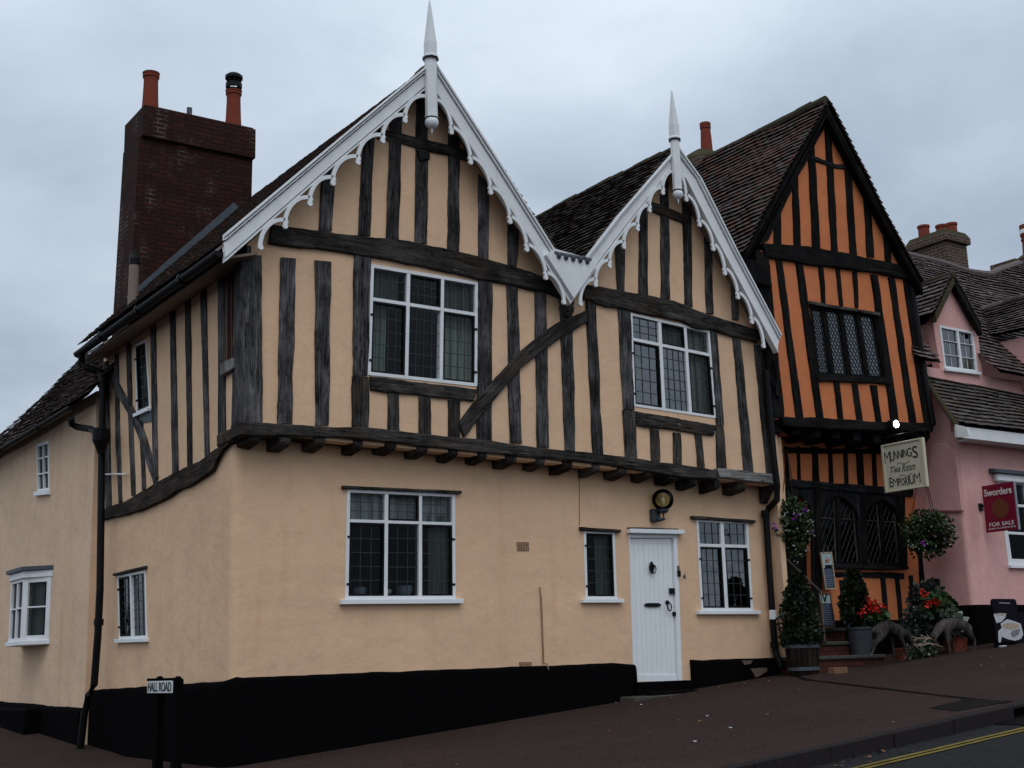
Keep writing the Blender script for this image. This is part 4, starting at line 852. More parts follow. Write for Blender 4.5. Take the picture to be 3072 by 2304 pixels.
MB().box((c.x-.5,YO+.18,c.z-.47),(c.x+.4,YO+.6,c.z-.42)).build('interior_shelf', M['brownwood'], tea)
# jetty soffit and joists
zs = OW(T(5,1100,1120)).z; xo0, xo1 = OW(T(5,640,1100)).x, OW(T(5,1600,1140)).x
MB().box((xo0,YO+.0,zs-.02),(xo1,YG+.1,zs+.05)).build('jetty_soffit', tr, tea)
for x_, y_ in ((625,1135),(750,1140),(880,1140),(1000,1140),(1140,1155),(1270,1160),(1420,1165)):
    c = onY(T(5,x_,y_), YO+.05); MB().box((c.x-.09,YO+.06,zs-.18),(c.x+.09,YG,zs-.02)).build('joist_end', tr2, tea, bevel=.02)
# ground floor
gx0 = XR+.28; gx1 = OG(T(5,1512,1659)).x
qA1 = [A(890,1390),A(890,600),A(930,480),A(1010,370),A(1100,290),A(1190,262),A(1290,300),A(1400,390),A(1480,480),A(1530,600),A(1560,1390)]
qA2 = [A(1640,1400),A(1630,620),A(1660,520),A(1740,410),A(1820,345),A(1900,325),A(2000,350),A(2090,420),A(2160,520),A(2200,640),A(2230,1400)]
qDr = [A(330,2900),A(310,600),A(350,400),A(440,280),A(540,260),A(640,330),A(720,430),A(760,560),A(800,2900)]
zr = OG(T(5,1000,1475)).z
wall('wall', [(gx0,YG,-.5),(gx1+.3,YG,-.3),(gx1+.3,YG,zs),(gx0,YG,zs)], [[OG(p) for p in q_] for q_ in (qA1,qA2,qDr)], NY, .18, M['orange'], tea)
H0 = Wall((0,YG-.012,0), NY)
def archpanel(hole, x0, x1, y0, y1, name='arch_panel'):
    o_ = [H0(A(*q)) for q in ((x0,y0),(x1,y0),(x1,y1),(x0,y1))]; wall(name, o_, [[H0(p) for p in hole]], NY, .05, tr2, tea)
archpanel(qA1, 860, 1590, 150, 1440); archpanel(qA2, 1592, 2260, 165, 1440); archpanel(qDr, 270, 858, 120, 2960)
for a_ in ((5,(655,1235),(672,1235),5,(670,1470),(692,1470)), (5,(735,1235),(754,1235),5,(742,1460),(762,1460)), (5,(834,1235),(873,1240),5,(842,1480),(880,1480)), (5,(940,1245),(962,1245),5,(948,1485),(974,1485)), (5,(1038,1250),(1060,1250),5,(1048,1490),(1072,1490)), (5,(1122,1255),(1160,1258),5,(1134,1500),(1172,1500)), (5,(1222,1260),(1246,1260),5,(1232,1505),(1256,1505)), (5,(1330,1262),(1356,1262),5,(1340,1510),(1366,1510))): ts(*a_, W=OG, t=.03)
stud(OG, [T(5,655,1240),T(5,1480,1262),T(5,1480,1285),T(5,655,1278)], tr, tea, t=.05, name='beam')
stud(OG, [T(5,665,1448),T(5,1480,1512),T(5,1480,1562),T(5,668,1495)], tr2, tea, t=.05, name='beam')
def tp(pts, mat=tr, t=.045, name='post'): return stud(OG, pts, mat, tea, t=t, name=name)
tp([A(770,50),A(870,60),A(900,2250),A(800,2250)]); tp([A(1540,80),A(1625,90),A(1655,1420),A(1565,1420)]); tp([A(2180,110),A(2262,115),A(2310,1480),A(2222,1480)])
tp([T(5,1490,1270),T(5,1520,1270),T(8,1580,700),T(8,1545,700)])
tp([A(870,1418),A(2260,1440),A(2262,1495),A(875,1475)], M['tarred2'], .12, 'window_sill'); tp([A(1130,1520),A(2262,1545),A(2265,1640),A(1135,1610)], tr2, .03, 'beam')
def winsin(hole, mull, trans, cas):
    hp_ = [OG(p) for p in hole]; gl = MB(); gl.prism([p+V((0,.06,0)) for p in hp_], (0,.004,0)); fo = MB()
    n_ = len(hp_)
    for i in range(n_):
        a_, c_ = hp_[i], hp_[(i+1)%n_]; d_ = (c_-a_).normalized(); s_ = V((d_.z,0,-d_.x))*.028
        if (sum(hp_, V())/n_-a_).dot(s_) < 0: s_ = -s_
        fo.hexa([a_+V((0,.02,0)),c_+V((0,.02,0)),c_+s_+V((0,.02,0)),a_+s_+V((0,.02,0))], [a_+V((0,.09,0)),c_+V((0,.09,0)),c_+s_+V((0,.09,0)),a_+s_+V((0,.09,0))])
    fo_ = fo.build('window', tr, tea); gl.build('pane', M['glassdark'], fo_)
    a_ = [OG(p) for p in mull]; MB().hexa([p+V((0,.01,0)) for p in a_], [p+V((0,.10,0)) for p in a_]).build('mullion', tr, fo_)
    lb = MB()
    for p0_, p1_ in trans: lb.tube([OG(p0_)+V((0,.045,0)), OG(p1_)+V((0,.045,0))], .012, 6)
    for p0_, p1_ in cas: lb.tube([OG(p0_)+V((0,.045,0)), OG(p1_)+V((0,.045,0))], .016, 6)
    lb.build('casement', M['oakbeam'], fo_)
    xs_ = [p.x for p in hp_]; zs_ = [p.z for p in hp_]; le = MB(); st_ = .11; x0_, x1_, zz0, zz1 = min(xs_), max(xs_), min(zs_), max(zs_)
    poly = [(p.x, p.z) for p in hp_]
    for sg in (1,-1):
        kk = -30
        while kk < 40:
            seg = []
            for j in range(61):
                x_ = lerp(x0_,x1_,j/60); z_ = zz0+kk*st_*1.6+sg*(x_-x0_)*1.6
                if inpoly((x_,z_), poly): seg.append(V((x_,YG+.055,z_)))
                else:
                    if len(seg) > 1: le.tube([seg[0],seg[-1]], .004, 4)
                    seg = []
            if len(seg) > 1: le.tube([seg[0],seg[-1]], .004, 4)
            kk += 1
    le.build('leading', M['cames'], fo_)
    MB().add([(x0_-.1,YG+.19,zz0-.05),(x1_+.1,YG+.19,zz0-.05),(x1_+.1,YG+.19,zz1+.05),(x0_-.1,YG+.19,zz1+.05),(x0_-.1,YG+1.2,zz0-.05),(x1_+.1,YG+1.2,zz0-.05),(x1_+.1,YG+1.2,zz1+.05),(x0_-.1,YG+1.2,zz1+.05)], [(4,5,6,7),(0,4,5,1),(1,5,6,2),(2,6,7,3),(3,7,4,0)]).build('interior', M['room'], fo_)
    return fo_
w1_ = winsin(qA1, [A(1160,280),A(1225,280),A(1262,1400),A(1195,1400)], [(A(900,630),A(1170,640)),(A(1225,640),A(1530,660))], [(A(1145,300),A(1180,1390)),(A(1465,480),A(1540,1385)),(A(1290,1375),A(1555,1385))])
w2_ = winsin(qA2, [A(1880,340),A(1935,345),A(1985,1400),A(1925,1400)], [(A(1640,668),A(1880,680)),(A(1925,680),A(2190,700))], [(A(1855,400),A(1940,1390)),(A(1700,1385),A(1950,1395)),(A(2150,540),A(2210,1390))])
for q_, mt in (([A(930,700),A(1000,705),A(1035,845),A(945,830)],'redpaper'), ([A(1000,1130),A(1130,1130),A(1150,1320),A(1070,1320)],'paper'), ([A(1990,1080),A(2090,1085),A(2140,1320),A(2030,1320)],'dove')):
    p_ = Wall((0,YG+.07,0),NY); MB().prism([p_(x) for x in q_], (0,.006,0)).build('notice', M[mt], w1_ if mt != 'dove' else w2_)
a_ = [OG(p) for p in qDr]; xs_ = [p.x for p in a_]; b = MB()
for i in range(7): b.box((lerp(min(xs_),max(xs_),i/7)+.004,YG+.14,.35),(lerp(min(xs_),max(xs_),(i+1)/7)-.004,YG+.17,2.75))
b.build('door', tr, tea)
# lower panel studs + plinth
for a_ in ([Cz(375,220),Cz(450,225),Cz(520,1000),Cz(440,1000)], [Cz(612,230),Cz(690,235),Cz(760,1000),Cz(690,1000)], [Cz(845,200),Cz(905,200),Cz(960,1000),Cz(900,1000)], [Bz(1195,0),Bz(1280,0),Bz(1340,680),Bz(1255,680)]): tp(a_, tr2, .03)
zq = OG(Cz(500,940)).z; MB().box((OG(Bz(1130,700)).x,YG-.08,-.4),(gx1+.2,YG+.02,zq)).build('plinth', M['black'], tea, bevel=.02)
# steps (brick risers with stone treads)
s3 = [onY(Bz(890,820),YG-.35), onY(Bz(1310,820),YG-.35)]; s2 = [onY(Bz(890,1045),YG-.75), onY(Bz(1600,1045),YG-.75)]; s1 = [onY(Bz(900,1285),YG-1.1), onY(Bz(1970,1275),YG-1.1)]
for (a_, c_), yf in ((s3,YG-.35),(s2,YG-.75),(s1,YG-1.1)):
    st_ = MB().box((a_.x-.1,yf+.03,-.6),(c_.x,YG,a_.z-.03)).build('step', M['brickstep'], tea); MB().box((a_.x-.12,yf,a_.z-.035),(c_.x+.02,YG,a_.z+.02)).build('tread', M['stone'], st_, bevel=.01)
# roof
oa = onY(T(2,935,645), -.60); rl = 4.9; rise = V((0,0,-.0))
oe = onY(T(2,395,1640), -.60); sl_ = (oa.z-oe.z)/(oa.x-oe.x)
ridge_b = onX(T(2,60,1082), oa.x); slope_r = (ridge_b.z-oa.z)/(ridge_b.y-oa.y)
ob = V((oa.x, 6.5, oa.z+slope_r*(7.1))); oe2 = V((oe.x,6.5,oe.z+slope_r*7.1))
patch_tiles('roof', oe2, oe, ob, oa, M['tilered'], tea, sag=.07, gauge=.115, label='weathered red brown tiled slope facing the white gables')
orr = onY(T(5,1560,165), -.60); patch_tiles('roof', orr, V((orr.x,6.5,orr.z)), oa, ob, M['tilered'], tea, sag=.05)
rd = ridge('ridge', oa+V((0,.02,0)), ob, .09, M['ridge'], tea)
for a_, c_ in ((oe, oa), (orr, oa)):
    d0, d1 = a_+V((0,.03,-.03)), c_+V((0,.03,-.04)); pe = V((0,0,-.20)); MB().hexa([d0,d1,d1+pe*1.25,d0+pe], [d0+V((0,.05,0)),d1+V((0,.05,0)),d1+pe*1.25+V((0,.05,0)),d0+pe+V((0,.05,0))]).build('bargeboard', tr, tea)
    MB().hexa([d0+pe*.9,d1+pe*.9,d1+pe*.9+V((0,.18,0)),d0+pe*.9+V((0,.18,0))], [d0+pe*.7,d1+pe*.7,d1+pe*.7+V((0,.18,0)),d0+pe*.7+V((0,.18,0))]).build('verge_soffit', tr, tea)
MB().box((oe.x+.12,YO-.1,oe.z-.42),(OW(T(5,540,0)).x,YO+.3,oe.z-.02)).build('eave_corbel', tr, tea, bevel=.03)
MB().tube([OW(T(5,1465,160))+V((.05,0,0)), OW(T(5,1560,870))+V((.03,-.04,0)), OW(T(5,1590,1090))+V((.05,-.06,0)), OW(T(5,1600,1180))+V((.02,.1,0)), OW(T(5,1540,1210))+V((0,.3,0))], .055, 10).build('drainpipe', M['castiron'], tea)
yy = 2.6; c = onY(T(2,145,800), yy); rb = onY(T(2,150,975), yy)
chb = MB().box((rb.x-.42,yy-.3,rb.z-1.2),(rb.x+.42,yy+.5,rb.z-.28)).build('chimney', M['brickold'], tea)
MB().lathe(V((rb.x,yy+.1,rb.z-.30)), [(.48,-.1),(.44,.10),(.28,.24),(.13,.33)], 9).build('chimney_cap', M['mosscap'], chb)
MB().lathe(V((c.x,yy,rb.z-.1)), [(.115,0),(.105,.3),(.092,c.z-rb.z-.02),(.104,c.z-rb.z-.01),(.104,c.z-rb.z+.03),(.095,c.z-rb.z+.04),(.104,c.z-rb.z+.05),(.104,c.z-rb.z+.1),(.08,c.z-rb.z+.1)], 20).build('chimney_pot', M['pot'], chb)

# ------------------------------------------------------------------ PINK HOUSE
XP = gx1; YP = -.66; YD = -.22; PW_ = Wall((0,YP,0), NY); DW = Wall((0,YD,0), NY); PS = Wall((XP,0,0), NX)
pk = thing('rendered_house', 'pink rendered house with dormer window and mossy tiled roofs at the right edge', 'house', (15,-.3,0))
qP1 = Quad([onY(p, YP) for p in (T(5,2030,1430), (3190,1436), (3200,1706), T(8,2110,345))], NY)
qP1.p[1] = V((qP1.p[0].x+1.6,YP,qP1.p[0].z)); qP1.p[2] = V((qP1.p[3].x+1.6,YP,qP1.p[3].z))
ztp = onY(D(3,1300,330), YP).z
wall('wall', [(XP+.08,YP,-.3),(19,YP,.2),(19,YP,ztp+.3),(XP+.08,YP,ztp+.3)], [qP1.p], NY, .2, M['pink'], pk)
_la = onY(D(2,530,1020), YD); _ea = onY(D(3,1100,170), YP-.42); _zp = lerp(_ea.z,_la.z,.5)-.0
MB().add([(XP,YP+.08,-.4),(XP,.9,-.4),(XP,.9,_la.z+.6),(XP,YD,_la.z+.02),(XP,YP+.08,_zp+.06)], [(0,1,2,3,4)]).build('side_wall', M['pink'], pk)
vs = []
for i in range(9):
    a_ = i/8*math.pi/2; vs += [(XP+.08-.08*math.cos(a_),YP+.08-.08*math.sin(a_),-.4),(XP+.08-.08*math.cos(a_),YP+.08-.08*math.sin(a_),3.62)]
MB().add(vs, [(2*i,2*i+2,2*i+3,2*i+1) for i in range(8)]).build('wall_corner', M['pink'], pk, smooth=True)
MB().prism([PS(D(3,*q))+V((-.0,0,0)) for q in ((690,495),(860,490),(970,445),(1040,570),(1120,610),(1240,1640),(560,1640))], (-.05,0,0)).build('buttress', M['pink'], pk, bevel=.03)
window(pk, qP1, [(.47,.53)], [(.3,.33),(.62,.65)], {(i,j):(False,1,1,0) for i in range(2) for j in range(3)}, stile=.11, lead=False, curt=[(.7,.98,.05,.95,'net')], sill=(.02,.05,.07), glass=M['glassdark'])
a_ = [onY(p,YP) for p in (D(3,1620,935),D(3,1740,1085))]; MB().hexa([(a_[0].x,YP,a_[0].z-.06),(19,YP,a_[0].z-.06),(19,YP-.16,a_[0].z-.06),(a_[0].x,YP-.16,a_[0].z-.06)], [(a_[0].x,YP,a_[0].z+.02),(19,YP,a_[0].z+.02),(19,YP-.10,a_[0].z+.01),(a_[0].x,YP-.10,a_[0].z+.01)]).build('window_hood', M['lead'], pk)
MB().box((a_[0].x+.1,YP-.1,a_[0].z-.20),(19,YP,a_[0].z-.06)).build('window_cornice', M['white'], pk, bevel=.02)
path = []; tz = []; zpl = onY(T(8,1900,602), YP).z
for i in range(8): path.append(((XP,lerp(.25,YP+.12,i/7)),(-1,0))); tz.append(zpl)
for i in range(1,5): a2 = i/5*math.pi/2; path.append(((XP+.08-.08*math.cos(a2),YP+.08-.08*math.sin(a2)),(-math.cos(a2),-math.sin(a2)))); tz.append(zpl)
for i in range(20): path.append(((lerp(XP+.12,19,i/19),YP),(0,-1))); tz.append(zpl)
plinth(path, tz, pk, M['black'], .06, botoff=-.5)
# lean-to roof over the shop front
la = onY(D(2,530,1020), YD); lb_ = onY(D(2,2212,1345), YD); ea = onY(D(3,1100,170), YP-.42); eb = onY(D(3,2212,300), YP-.42)
dxl = (lb_-la)/(lb_.x-la.x); dxe = (eb-ea)/(eb.x-ea.x)
lr = la+dxl*(19-la.x); er = ea+dxe*(19-ea.x)
patch_tiles('roof', ea, er, la, lr, M['tile'], pk, sag=.04, gauge=.115, label='dark tiled lean-to roof above the shop front')
MB().tube([ea+V((0,.0,-.03)), lerp(ea,la,.5)+V((0,0,-.02)), la], .045, 8).build('verge_mortar', M['mosscap'], pk)
MB().box((ea.x+.0,ea.y+.02,ea.z-.22),(19,ea.y+.06,ea.z-.03)).build('fascia', M['white'], pk); MB().box((XP+.06,ea.y+.06,ea.z-.20),(19,YP+.05,ea.z-.165)).build('soffit', M['white'], pk)
MB().prism([onX(D(3,*q), ea.x-.01) for q in ((1080,182),(1285,238),(1322,372),(1135,402))], (-.03,0,0)).build('fascia_end', M['white'], pk)
# upper wall, main roof, dormer
zl = la.z; MB().box((la.x+.05,YD+.004,zl-.3),(19,YD+.13,zl+.16)).build('upper_wall', M['pink'], pk)
ev = onY(D(2,1540,930), YD-.32); pt = math.radians(50); mn = V((0,-math.sin(pt),math.cos(pt))); mu = V((0,math.cos(pt),math.sin(pt))); Pm = V((0,YD-.32,ev.z))
rr = [onP(p, Pm, mn) for p in (D(1,280,690),D(1,860,830),D(1,1300,975),D(1,1650,1020),D(1,1760,960),D(1,2212,810))]
prof_ = [(p.x, (p-Pm).dot(mu)) for p in rr]; xa_, xb_ = onY(D(2,470,740), YD-.32).x, 24.0; Lm = max(p[1] for p in prof_)+2.5
def ridh(x):
    if x <= prof_[0][0]: return prof_[0][1]+.1*(prof_[0][0]-x)
    for (x0_,h0_),(x1_,h1_) in zip(prof_, prof_[1:]):
        if x <= x1_: return lerp(h0_,h1_,(x-x0_)/(x1_-x0_))
    return prof_[-1][1]+.3*(x-prof_[-1][0])
dF = [DW(D(2,700,150)), DW(D(2,1440,290)), DW(D(2,1530,1040)), DW(D(2,860,860))]; dap = DW(D(1,1020,1245)); dxc0, dxc1 = dF[0].x-.12, dF[1].x+.12
patch_tiles('roof', Pm+V((xa_,0,0)), Pm+V((xb_,0,0)), Pm+V((xa_,0,0))+mu*Lm, Pm+V((xb_,0,0))+mu*Lm, M['tilewarm'], pk, lambda u, v: v*Lm < ridh(lerp(xa_,xb_,u)) and not (dxc0-.25 < lerp(xa_,xb_,u) < dF[2].x-.02 and v*Lm < 1.0), gauge=.115, sag=.07, label='main tiled roof slope behind the dormers')
rpts = [Pm+V((x_,0,0))+mu*ridh(x_) for x_ in frange(prof_[0][0]-.6,20,24)]; b = MB(); b.tube(rpts, .08, 8); b.build('ridge', M['tilewarm'], pk)
qDm = Quad([DW(p) for p in (D(2,800,195),D(2,1362,305),D(2,1440,985),D(2,890,915))], NY)
dm = wall('dormer', [dap, dF[1]+V((.0,0,.02)), DW(D(2,1535,1060)), DW(D(2,830,960)), dF[0]], [qDm.p], NY, .15, M['pink'], pk)
window(dm, qDm, [(.50,.56)], [(.335,.35),(.665,.68)], {(i,j):(False,2,1,0) for i in range(2) for j in range(3)}, stile=.045, lead=True, cam_=M['white'], curt=[(.02,.98,.02,.98,'curtain')], sill=(.03,.05,.06), room=.5)
dl = [DW(D(2,700,150)), DW(D(2,840,800))]; MB().add([dl[0],dl[1],dl[1]+V((0,.5,.0)),dl[0]+V((0,2.2,0))], [(0,1,2,3)]).build('dormer_cheek', M['pink'], dm)
dR0 = onY(D(1,1040,1010), YD-.15); dRl = onY(D(1,740,1640), YD-.15); dRr = onY(D(2,1500,200), YD-.15); dzs = V((0,2.6,0)); sk = onY(D(1,480,1240), YD+1.8)
bk = V((0,0,.0))
patch_tiles('dormer_roof', dRl+V((-.06,2.4,-.05)), dRl+V((-.06,0,-.05)), dR0+dzs, dR0, M['tilewarm'], dm, sag=.03, gauge=.11); patch_tiles('dormer_roof', dRr, dRr+dzs, dR0, dR0+dzs, M['tilewarm'], dm, sag=.03, gauge=.11)
MB().tube([dR0+V((0,-.01,0)), dR0+dzs], .06, 8).build('dormer_ridge', M['ridge'], dm)
for a_ in (dRl, dRr):
    d0, d1 = a_+V((0,.0,-.02)), dR0+V((0,0,-.02)); pe = V((0,0,-.16)); MB().hexa([d0,d1,d1+pe,d0+pe], [d0+V((0,.1,0)),d1+V((0,.1,0)),d1+pe+V((0,.1,0)),d0+pe+V((0,.1,0))]).build('dormer_verge', M['mosscap'] if a_ is dRl else tr, dm)
# larger wing roof to the right: left slope seen, pink cheek beneath
XC = dF[1].x+1.0
cA = [onX(D(2,1505,410), XC), onX(D(2,2212,258), XC)]; ck = (cA[1]-cA[0])/(cA[1].y-cA[0].y)
r_a = onX(D(1,1430,1640), XC+.85); r_b = onX(D(1,2212,1400), XC+.85); rk = (r_b-r_a)/(r_b.y-r_a.y)
yF, yBk = -1.0, r_a.y+.05
e_f, e_b = cA[0]+ck*(yF-cA[0].y), cA[0]+ck*(yBk-.9-cA[0].y)
patch_tiles('roof', e_b, e_f, r_a+rk*(yBk-r_a.y), r_a+rk*(yF-r_a.y), M['tilewarm'], pk, sag=.03, gauge=.11, label='tiled slope of the wing at the right edge')
ridge('ridge', r_a+rk*(yBk-r_a.y), r_a+rk*(yF-r_a.y), .075, M['tilewarm'], pk)
MB().hexa([(XC+.12,yBk+.6,e_b.z-.1),(XC+.12,yF+.3,e_f.z-.1),(XC+.3,yF+.3,e_f.z-.1),(XC+.3,yBk+.6,e_b.z-.1)], [(XC+.12,yBk+.6,zl),(XC+.12,yF+.3,zl),(XC+.3,yF+.3,zl),(XC+.3,yBk+.6,zl)]).build('wing_cheek', M['pink'], pk)
# chimneys of the pink house
yk = 4.2; kc = onY(D(1,905,340), yk); kl = onX(D(1,320,530), kc.x); kr = onY(D(1,1245,430), yk)
cs = MB().box((kc.x,yk,kc.z-3.2),(kr.x,kl.y,kc.z-.02)).build('chimney', M['brickold'], pk)
kt = onY(D(1,905,205), yk-.06).z
MB().box((kc.x-.08,yk-.08,kc.z-.16),(kr.x+.08,kl.y+.08,kc.z+.02)).build('chimney_cap', M['brickold'], cs, bevel=.01); MB().hexa([(kc.x-.07,yk-.07,kc.z+.02),(kr.x+.07,yk-.07,kc.z+.02),(kr.x+.07,kl.y+.07,kc.z+.02),(kc.x-.07,kl.y+.07,kc.z+.02)],[(kc.x+.0,yk+.0,kt-.03),(kr.x-.0,yk+.0,kt-.03),(kr.x-.0,kl.y-.0,kt-.03),(kc.x+.0,kl.y-.0,kt-.03)]).build('chimney_cap', M['mosscap'], cs, bevel=.01)
for p_, y_ in ((D(1,540,205), kl.y-.35), (D(1,840,195), yk+.35), (D(1,1000,165), yk+.55)):
    c = onY(p_, y_); MB().lathe(V((c.x,y_,kt-.1)), [(.14,0),(.13,max(.12,c.z-kt+.02)),(.15,max(.14,c.z-kt+.04)),(.15,max(.14,c.z-kt+.05)+.04),(.11,max(.14,c.z-kt+.05)+.04)], 16).build('chimney_pot', M['pot'], cs)
yk2 = 6.0; kb = onY(D(1,2070,800), yk2); pb = onY(D(1,2180,690), yk2)
cs2 = MB().box((kb.x,yk2,kb.z-2),(kb.x+1.3,yk2+.8,onY(D(1,2070,745),yk2).z)).build('chimney', M['brickold'], pk)
c0 = onY(D(1,2310,700), yk2+.3); c1_ = onY(D(1,2305,215), yk2+.3); h_ = c1_.z-c0.z
MB().lathe(V((c0.x,yk2+.3,c0.z-.15)), [(.45,0),(.3,.12),(.18,.2)], 12).build('chimney_cap', M['mosscap'], cs2)
po = MB().lathe(V((c0.x,yk2+.3,c0.z-.1)), [(.19,0),(.165,h_*.6),(.19,h_*.61),(.19,h_*.66),(.165,h_*.67),(.2,h_*.78),(.2,h_+.1)], 18).build('chimney_pot', M['pot'], cs2)
MB().lathe(V((c0.x,yk2+.3,c0.z-.1+h_*.83)), [(.205,0),(.205,h_*.13)], 18).build('pot_band', M['whitesoft'], po)
# small letter plate on the pink return
MB().prism([onX(Cz(*q), XP-.06) for q in ((1190,255),(1365,255),(1370,375),(1195,375))], (-.015,0,0)).build('air_vent', M['dark'], pk)

# ------------------------------------------------------------------ SIGNS
# street name sign
XS = -.52; HS = Wall((XS,0,0), NX)
q_ = Q(HS, T(6,955,1092), T(6,1117,1096), T(6,1117,1180), T(6,955,1168))
sgn = thing('street_name_sign', 'white street name plate reading HALL ROAD on two black posts below the corner house', 'sign', (XS,.9,gz(XS,.9)))
b = MB(); y_l, y_r = q_.p[0].y, q_.p[1].y; zt_, zb_ = (q_.p[0].z+q_.p[1].z)/2, (q_.p[3].z+q_.p[2].z)/2
b.box((XS-.0,y_r,zb_),(XS+.012,y_l,zt_)); pl = b.build('plate', M['plate'], sgn, bevel=.003)
text('HALL ROAD', (XS-.001,(y_l+y_r)/2,(zt_+zb_)/2-.004), (0,-1,0), (0,0,1), .145, M['ink'], pl, bold=.002, sx=.98)
b = MB(); b.box((XS+.0,y_r-.02,zt_),(XS+.03,y_l+.02,zt_+.03)); b.build('plate_rail', M['black'], sgn)
for t0, t1 in ((990,1040),(1108,1160)):
    ya, yb_ = onX(T(6,t0,1300),XS+.03).y, onX(T(6,t1,1300),XS+.03).y; ztp_ = onX(T(6,t0,1065),XS+.03).z; w_ = .085; ym = (ya+yb_)/2; b = MB()
    b.box((XS+.015,ym-w_/2-.02,gz(XS,ym)-.2),(XS+.10,ym+w_/2+.02,ztp_-.04)); b.hexa([(XS+.015,ym-w_/2-.02,ztp_-.04),(XS+.10,ym-w_/2-.02,ztp_-.04),(XS+.10,ym+w_/2+.02,ztp_-.04),(XS+.015,ym+w_/2+.02,ztp_-.04)], [(XS+.045,ym-.025,ztp_+.0),(XS+.07,ym-.025,ztp_+.0),(XS+.07,ym+.025,ztp_+.0),(XS+.045,ym+.025,ztp_+.0)]); b.build('post', M['black'], sgn)
# hanging tea room sign
XH = 11.0; HW = Wall((XH,0,0), NX); hq = [T(5,1292,1222),T(5,1552,1187),T(5,1580,1500),T(5,1312,1528)]; h3 = [HW(p) for p in hq]
yA, yB_ = (h3[0].y+h3[3].y)/2, (h3[1].y+h3[2].y)/2; zA, zB = (h3[0].z+h3[1].z)/2-.0, (h3[2].z+h3[3].z)/2
hs = thing('hanging_sign', 'cream hanging sign with black MUNNINGS Tea Room EMPORIUM lettering under the orange gable', 'sign', (XH,(yA+yB_)/2,zB))
qs = Quad([V((XH,yA,zA)),V((XH,yB_,zA)),V((XH,yB_,zB)),V((XH,yA,zB))], NX); b = MB(); qs.bar(b, 0,0,1,1,-.02,0); bd = b.build('board', M['signcream'], hs)
b = MB(); qs.bar(b, -.01,-.01,.045,1.01,-.04,.02); qs.bar(b, .955,-.01,1.03,1.01,-.04,.02); qs.bar(b, .045,-.01,.955,.03,-.04,.018); qs.bar(b, .045,.975,.955,1.01,-.04,.018); b.build('frame', M['cream'], hs, bevel=.006)
XD, ZD = V((0,-1,0)), V((0,0,1))
def fit(body, qd, u0, u1, v0, v1, bold=.0, shear=0.0):
    r = text(body, (0,0,0), (1,0,0), (0,1,0), 1.0, M['ink'], None, bold=bold, shear=shear, depth=.003); xs = [q.x for q in r.v]; ys = [q.y for q in r.v]; x0, x1, y0, y1 = min(xs), max(xs), min(ys), max(ys); o = MB()
    o.add([qd(lerp(u0,u1,(q.x-x0)/(x1-x0)), lerp(v1,v0,(q.y-y0)/(y1-y0)), .001+max(0,q.z)) for q in r.v], r.f); return o
def sgn_uv(x, y): return (x-1302)/262, (y-(1222-35*(x-1292)/260))/309
b = MB()
for ch_, x0, x1, y0, y1 in (('M',1313,1353,1262,1340),('U',1353,1378,1261,1326),('N',1381,1402,1258,1314),('N',1405,1427,1256,1308),('I',1430,1438,1254,1303),('N',1441,1463,1250,1300),('G',1465,1492,1243,1301),('S',1497,1530,1233,1311),
                            ('E',1333,1353,1432,1494),('M',1356,1387,1438,1488),('P',1390,1407,1437,1486),('O',1409,1430,1436,1483),('R',1433,1452,1432,1484),('I',1454,1461,1426,1478),('U',1464,1489,1420,1478),('M',1493,1531,1407,1470)):
    xm = (x0+x1)/2; u0, _ = sgn_uv(x0,0); u1, _ = sgn_uv(x1,0); _, v0 = sgn_uv(xm,y0); _, v1 = sgn_uv(xm,y1); r = fit(ch_, qs, u0, u1, v0, v1, -.012 if ch_ == 'M' else .004); b.add(r.v, r.f)
tag(b.build('lettering', M['ink'], bd), 'black capitals MUNNINGS and EMPORIUM')
b = MB()
for wd_, x0, x1, y0, y1 in (('Tea',1345,1412,1358,1398),('Room',1420,1508,1340,1392)):
    xm = (x0+x1)/2; r = fit(wd_, qs, sgn_uv(x0,0)[0], sgn_uv(x1,0)[0], sgn_uv(xm,y0)[1], sgn_uv(xm,y1)[1], .012, .4); b.add(r.v, r.f)
tag(b.build('lettering', M['script'], bd), 'green slanted script Tea Room')
b = MB()
for v_, u0_ in ((.44,.35),(.70,.38)):
    b.tube([qs(lerp(u0_,u0_+.32,i/12),v_-.02*math.sin(i/12*math.pi*2.5),.002) for i in range(13)], .006, 5)
b.build('flourish', M['rule'], bd)
b = MB(); b.tube([V((XH,YO,zA+.12)),V((XH,yB_-.04,zA+.12))], .018, 8)
for y_ in (yA-.08, yB_+.08): b.tube([V((XH,y_,zA+.12)),V((XH,y_,zA))], .008, 6)
b.build('bracket', M['iron'], hs)
# for sale board
XV = 12.98; SW = Wall((XV,0,0), NX); s3_ = [SW(p) for p in (T(5,1940,1490),T(5,2148,1462),T(8,2170,118),T(8,1965,130))]
yA, yB_ = (s3_[0].y+s3_[3].y)/2, (s3_[1].y+s3_[2].y)/2; zA, zB = (s3_[0].z+s3_[1].z)/2, (s3_[2].z+s3_[3].z)/2
fs_ = thing('sale_board', 'claret estate agent board reading Sworders FOR SALE fixed to the pink house', 'sign', (XV,(yA+yB_)/2,zB))
qs = Quad([V((XV,yA,zA)),V((XV,yB_,zA)),V((XV,yB_,zB)),V((XV,yA,zB))], NX); b = MB(); qs.bar(b, 0,0,1,1,-.012,0); bd = b.build('board', M['claret'], fs_)
b = MB(); qs.bar(b, 1.0,-.01,1.035,1.01,-.03,.005); b.build('edge_trim', M['dove'], fs_); wd = qs.W()
b = MB()
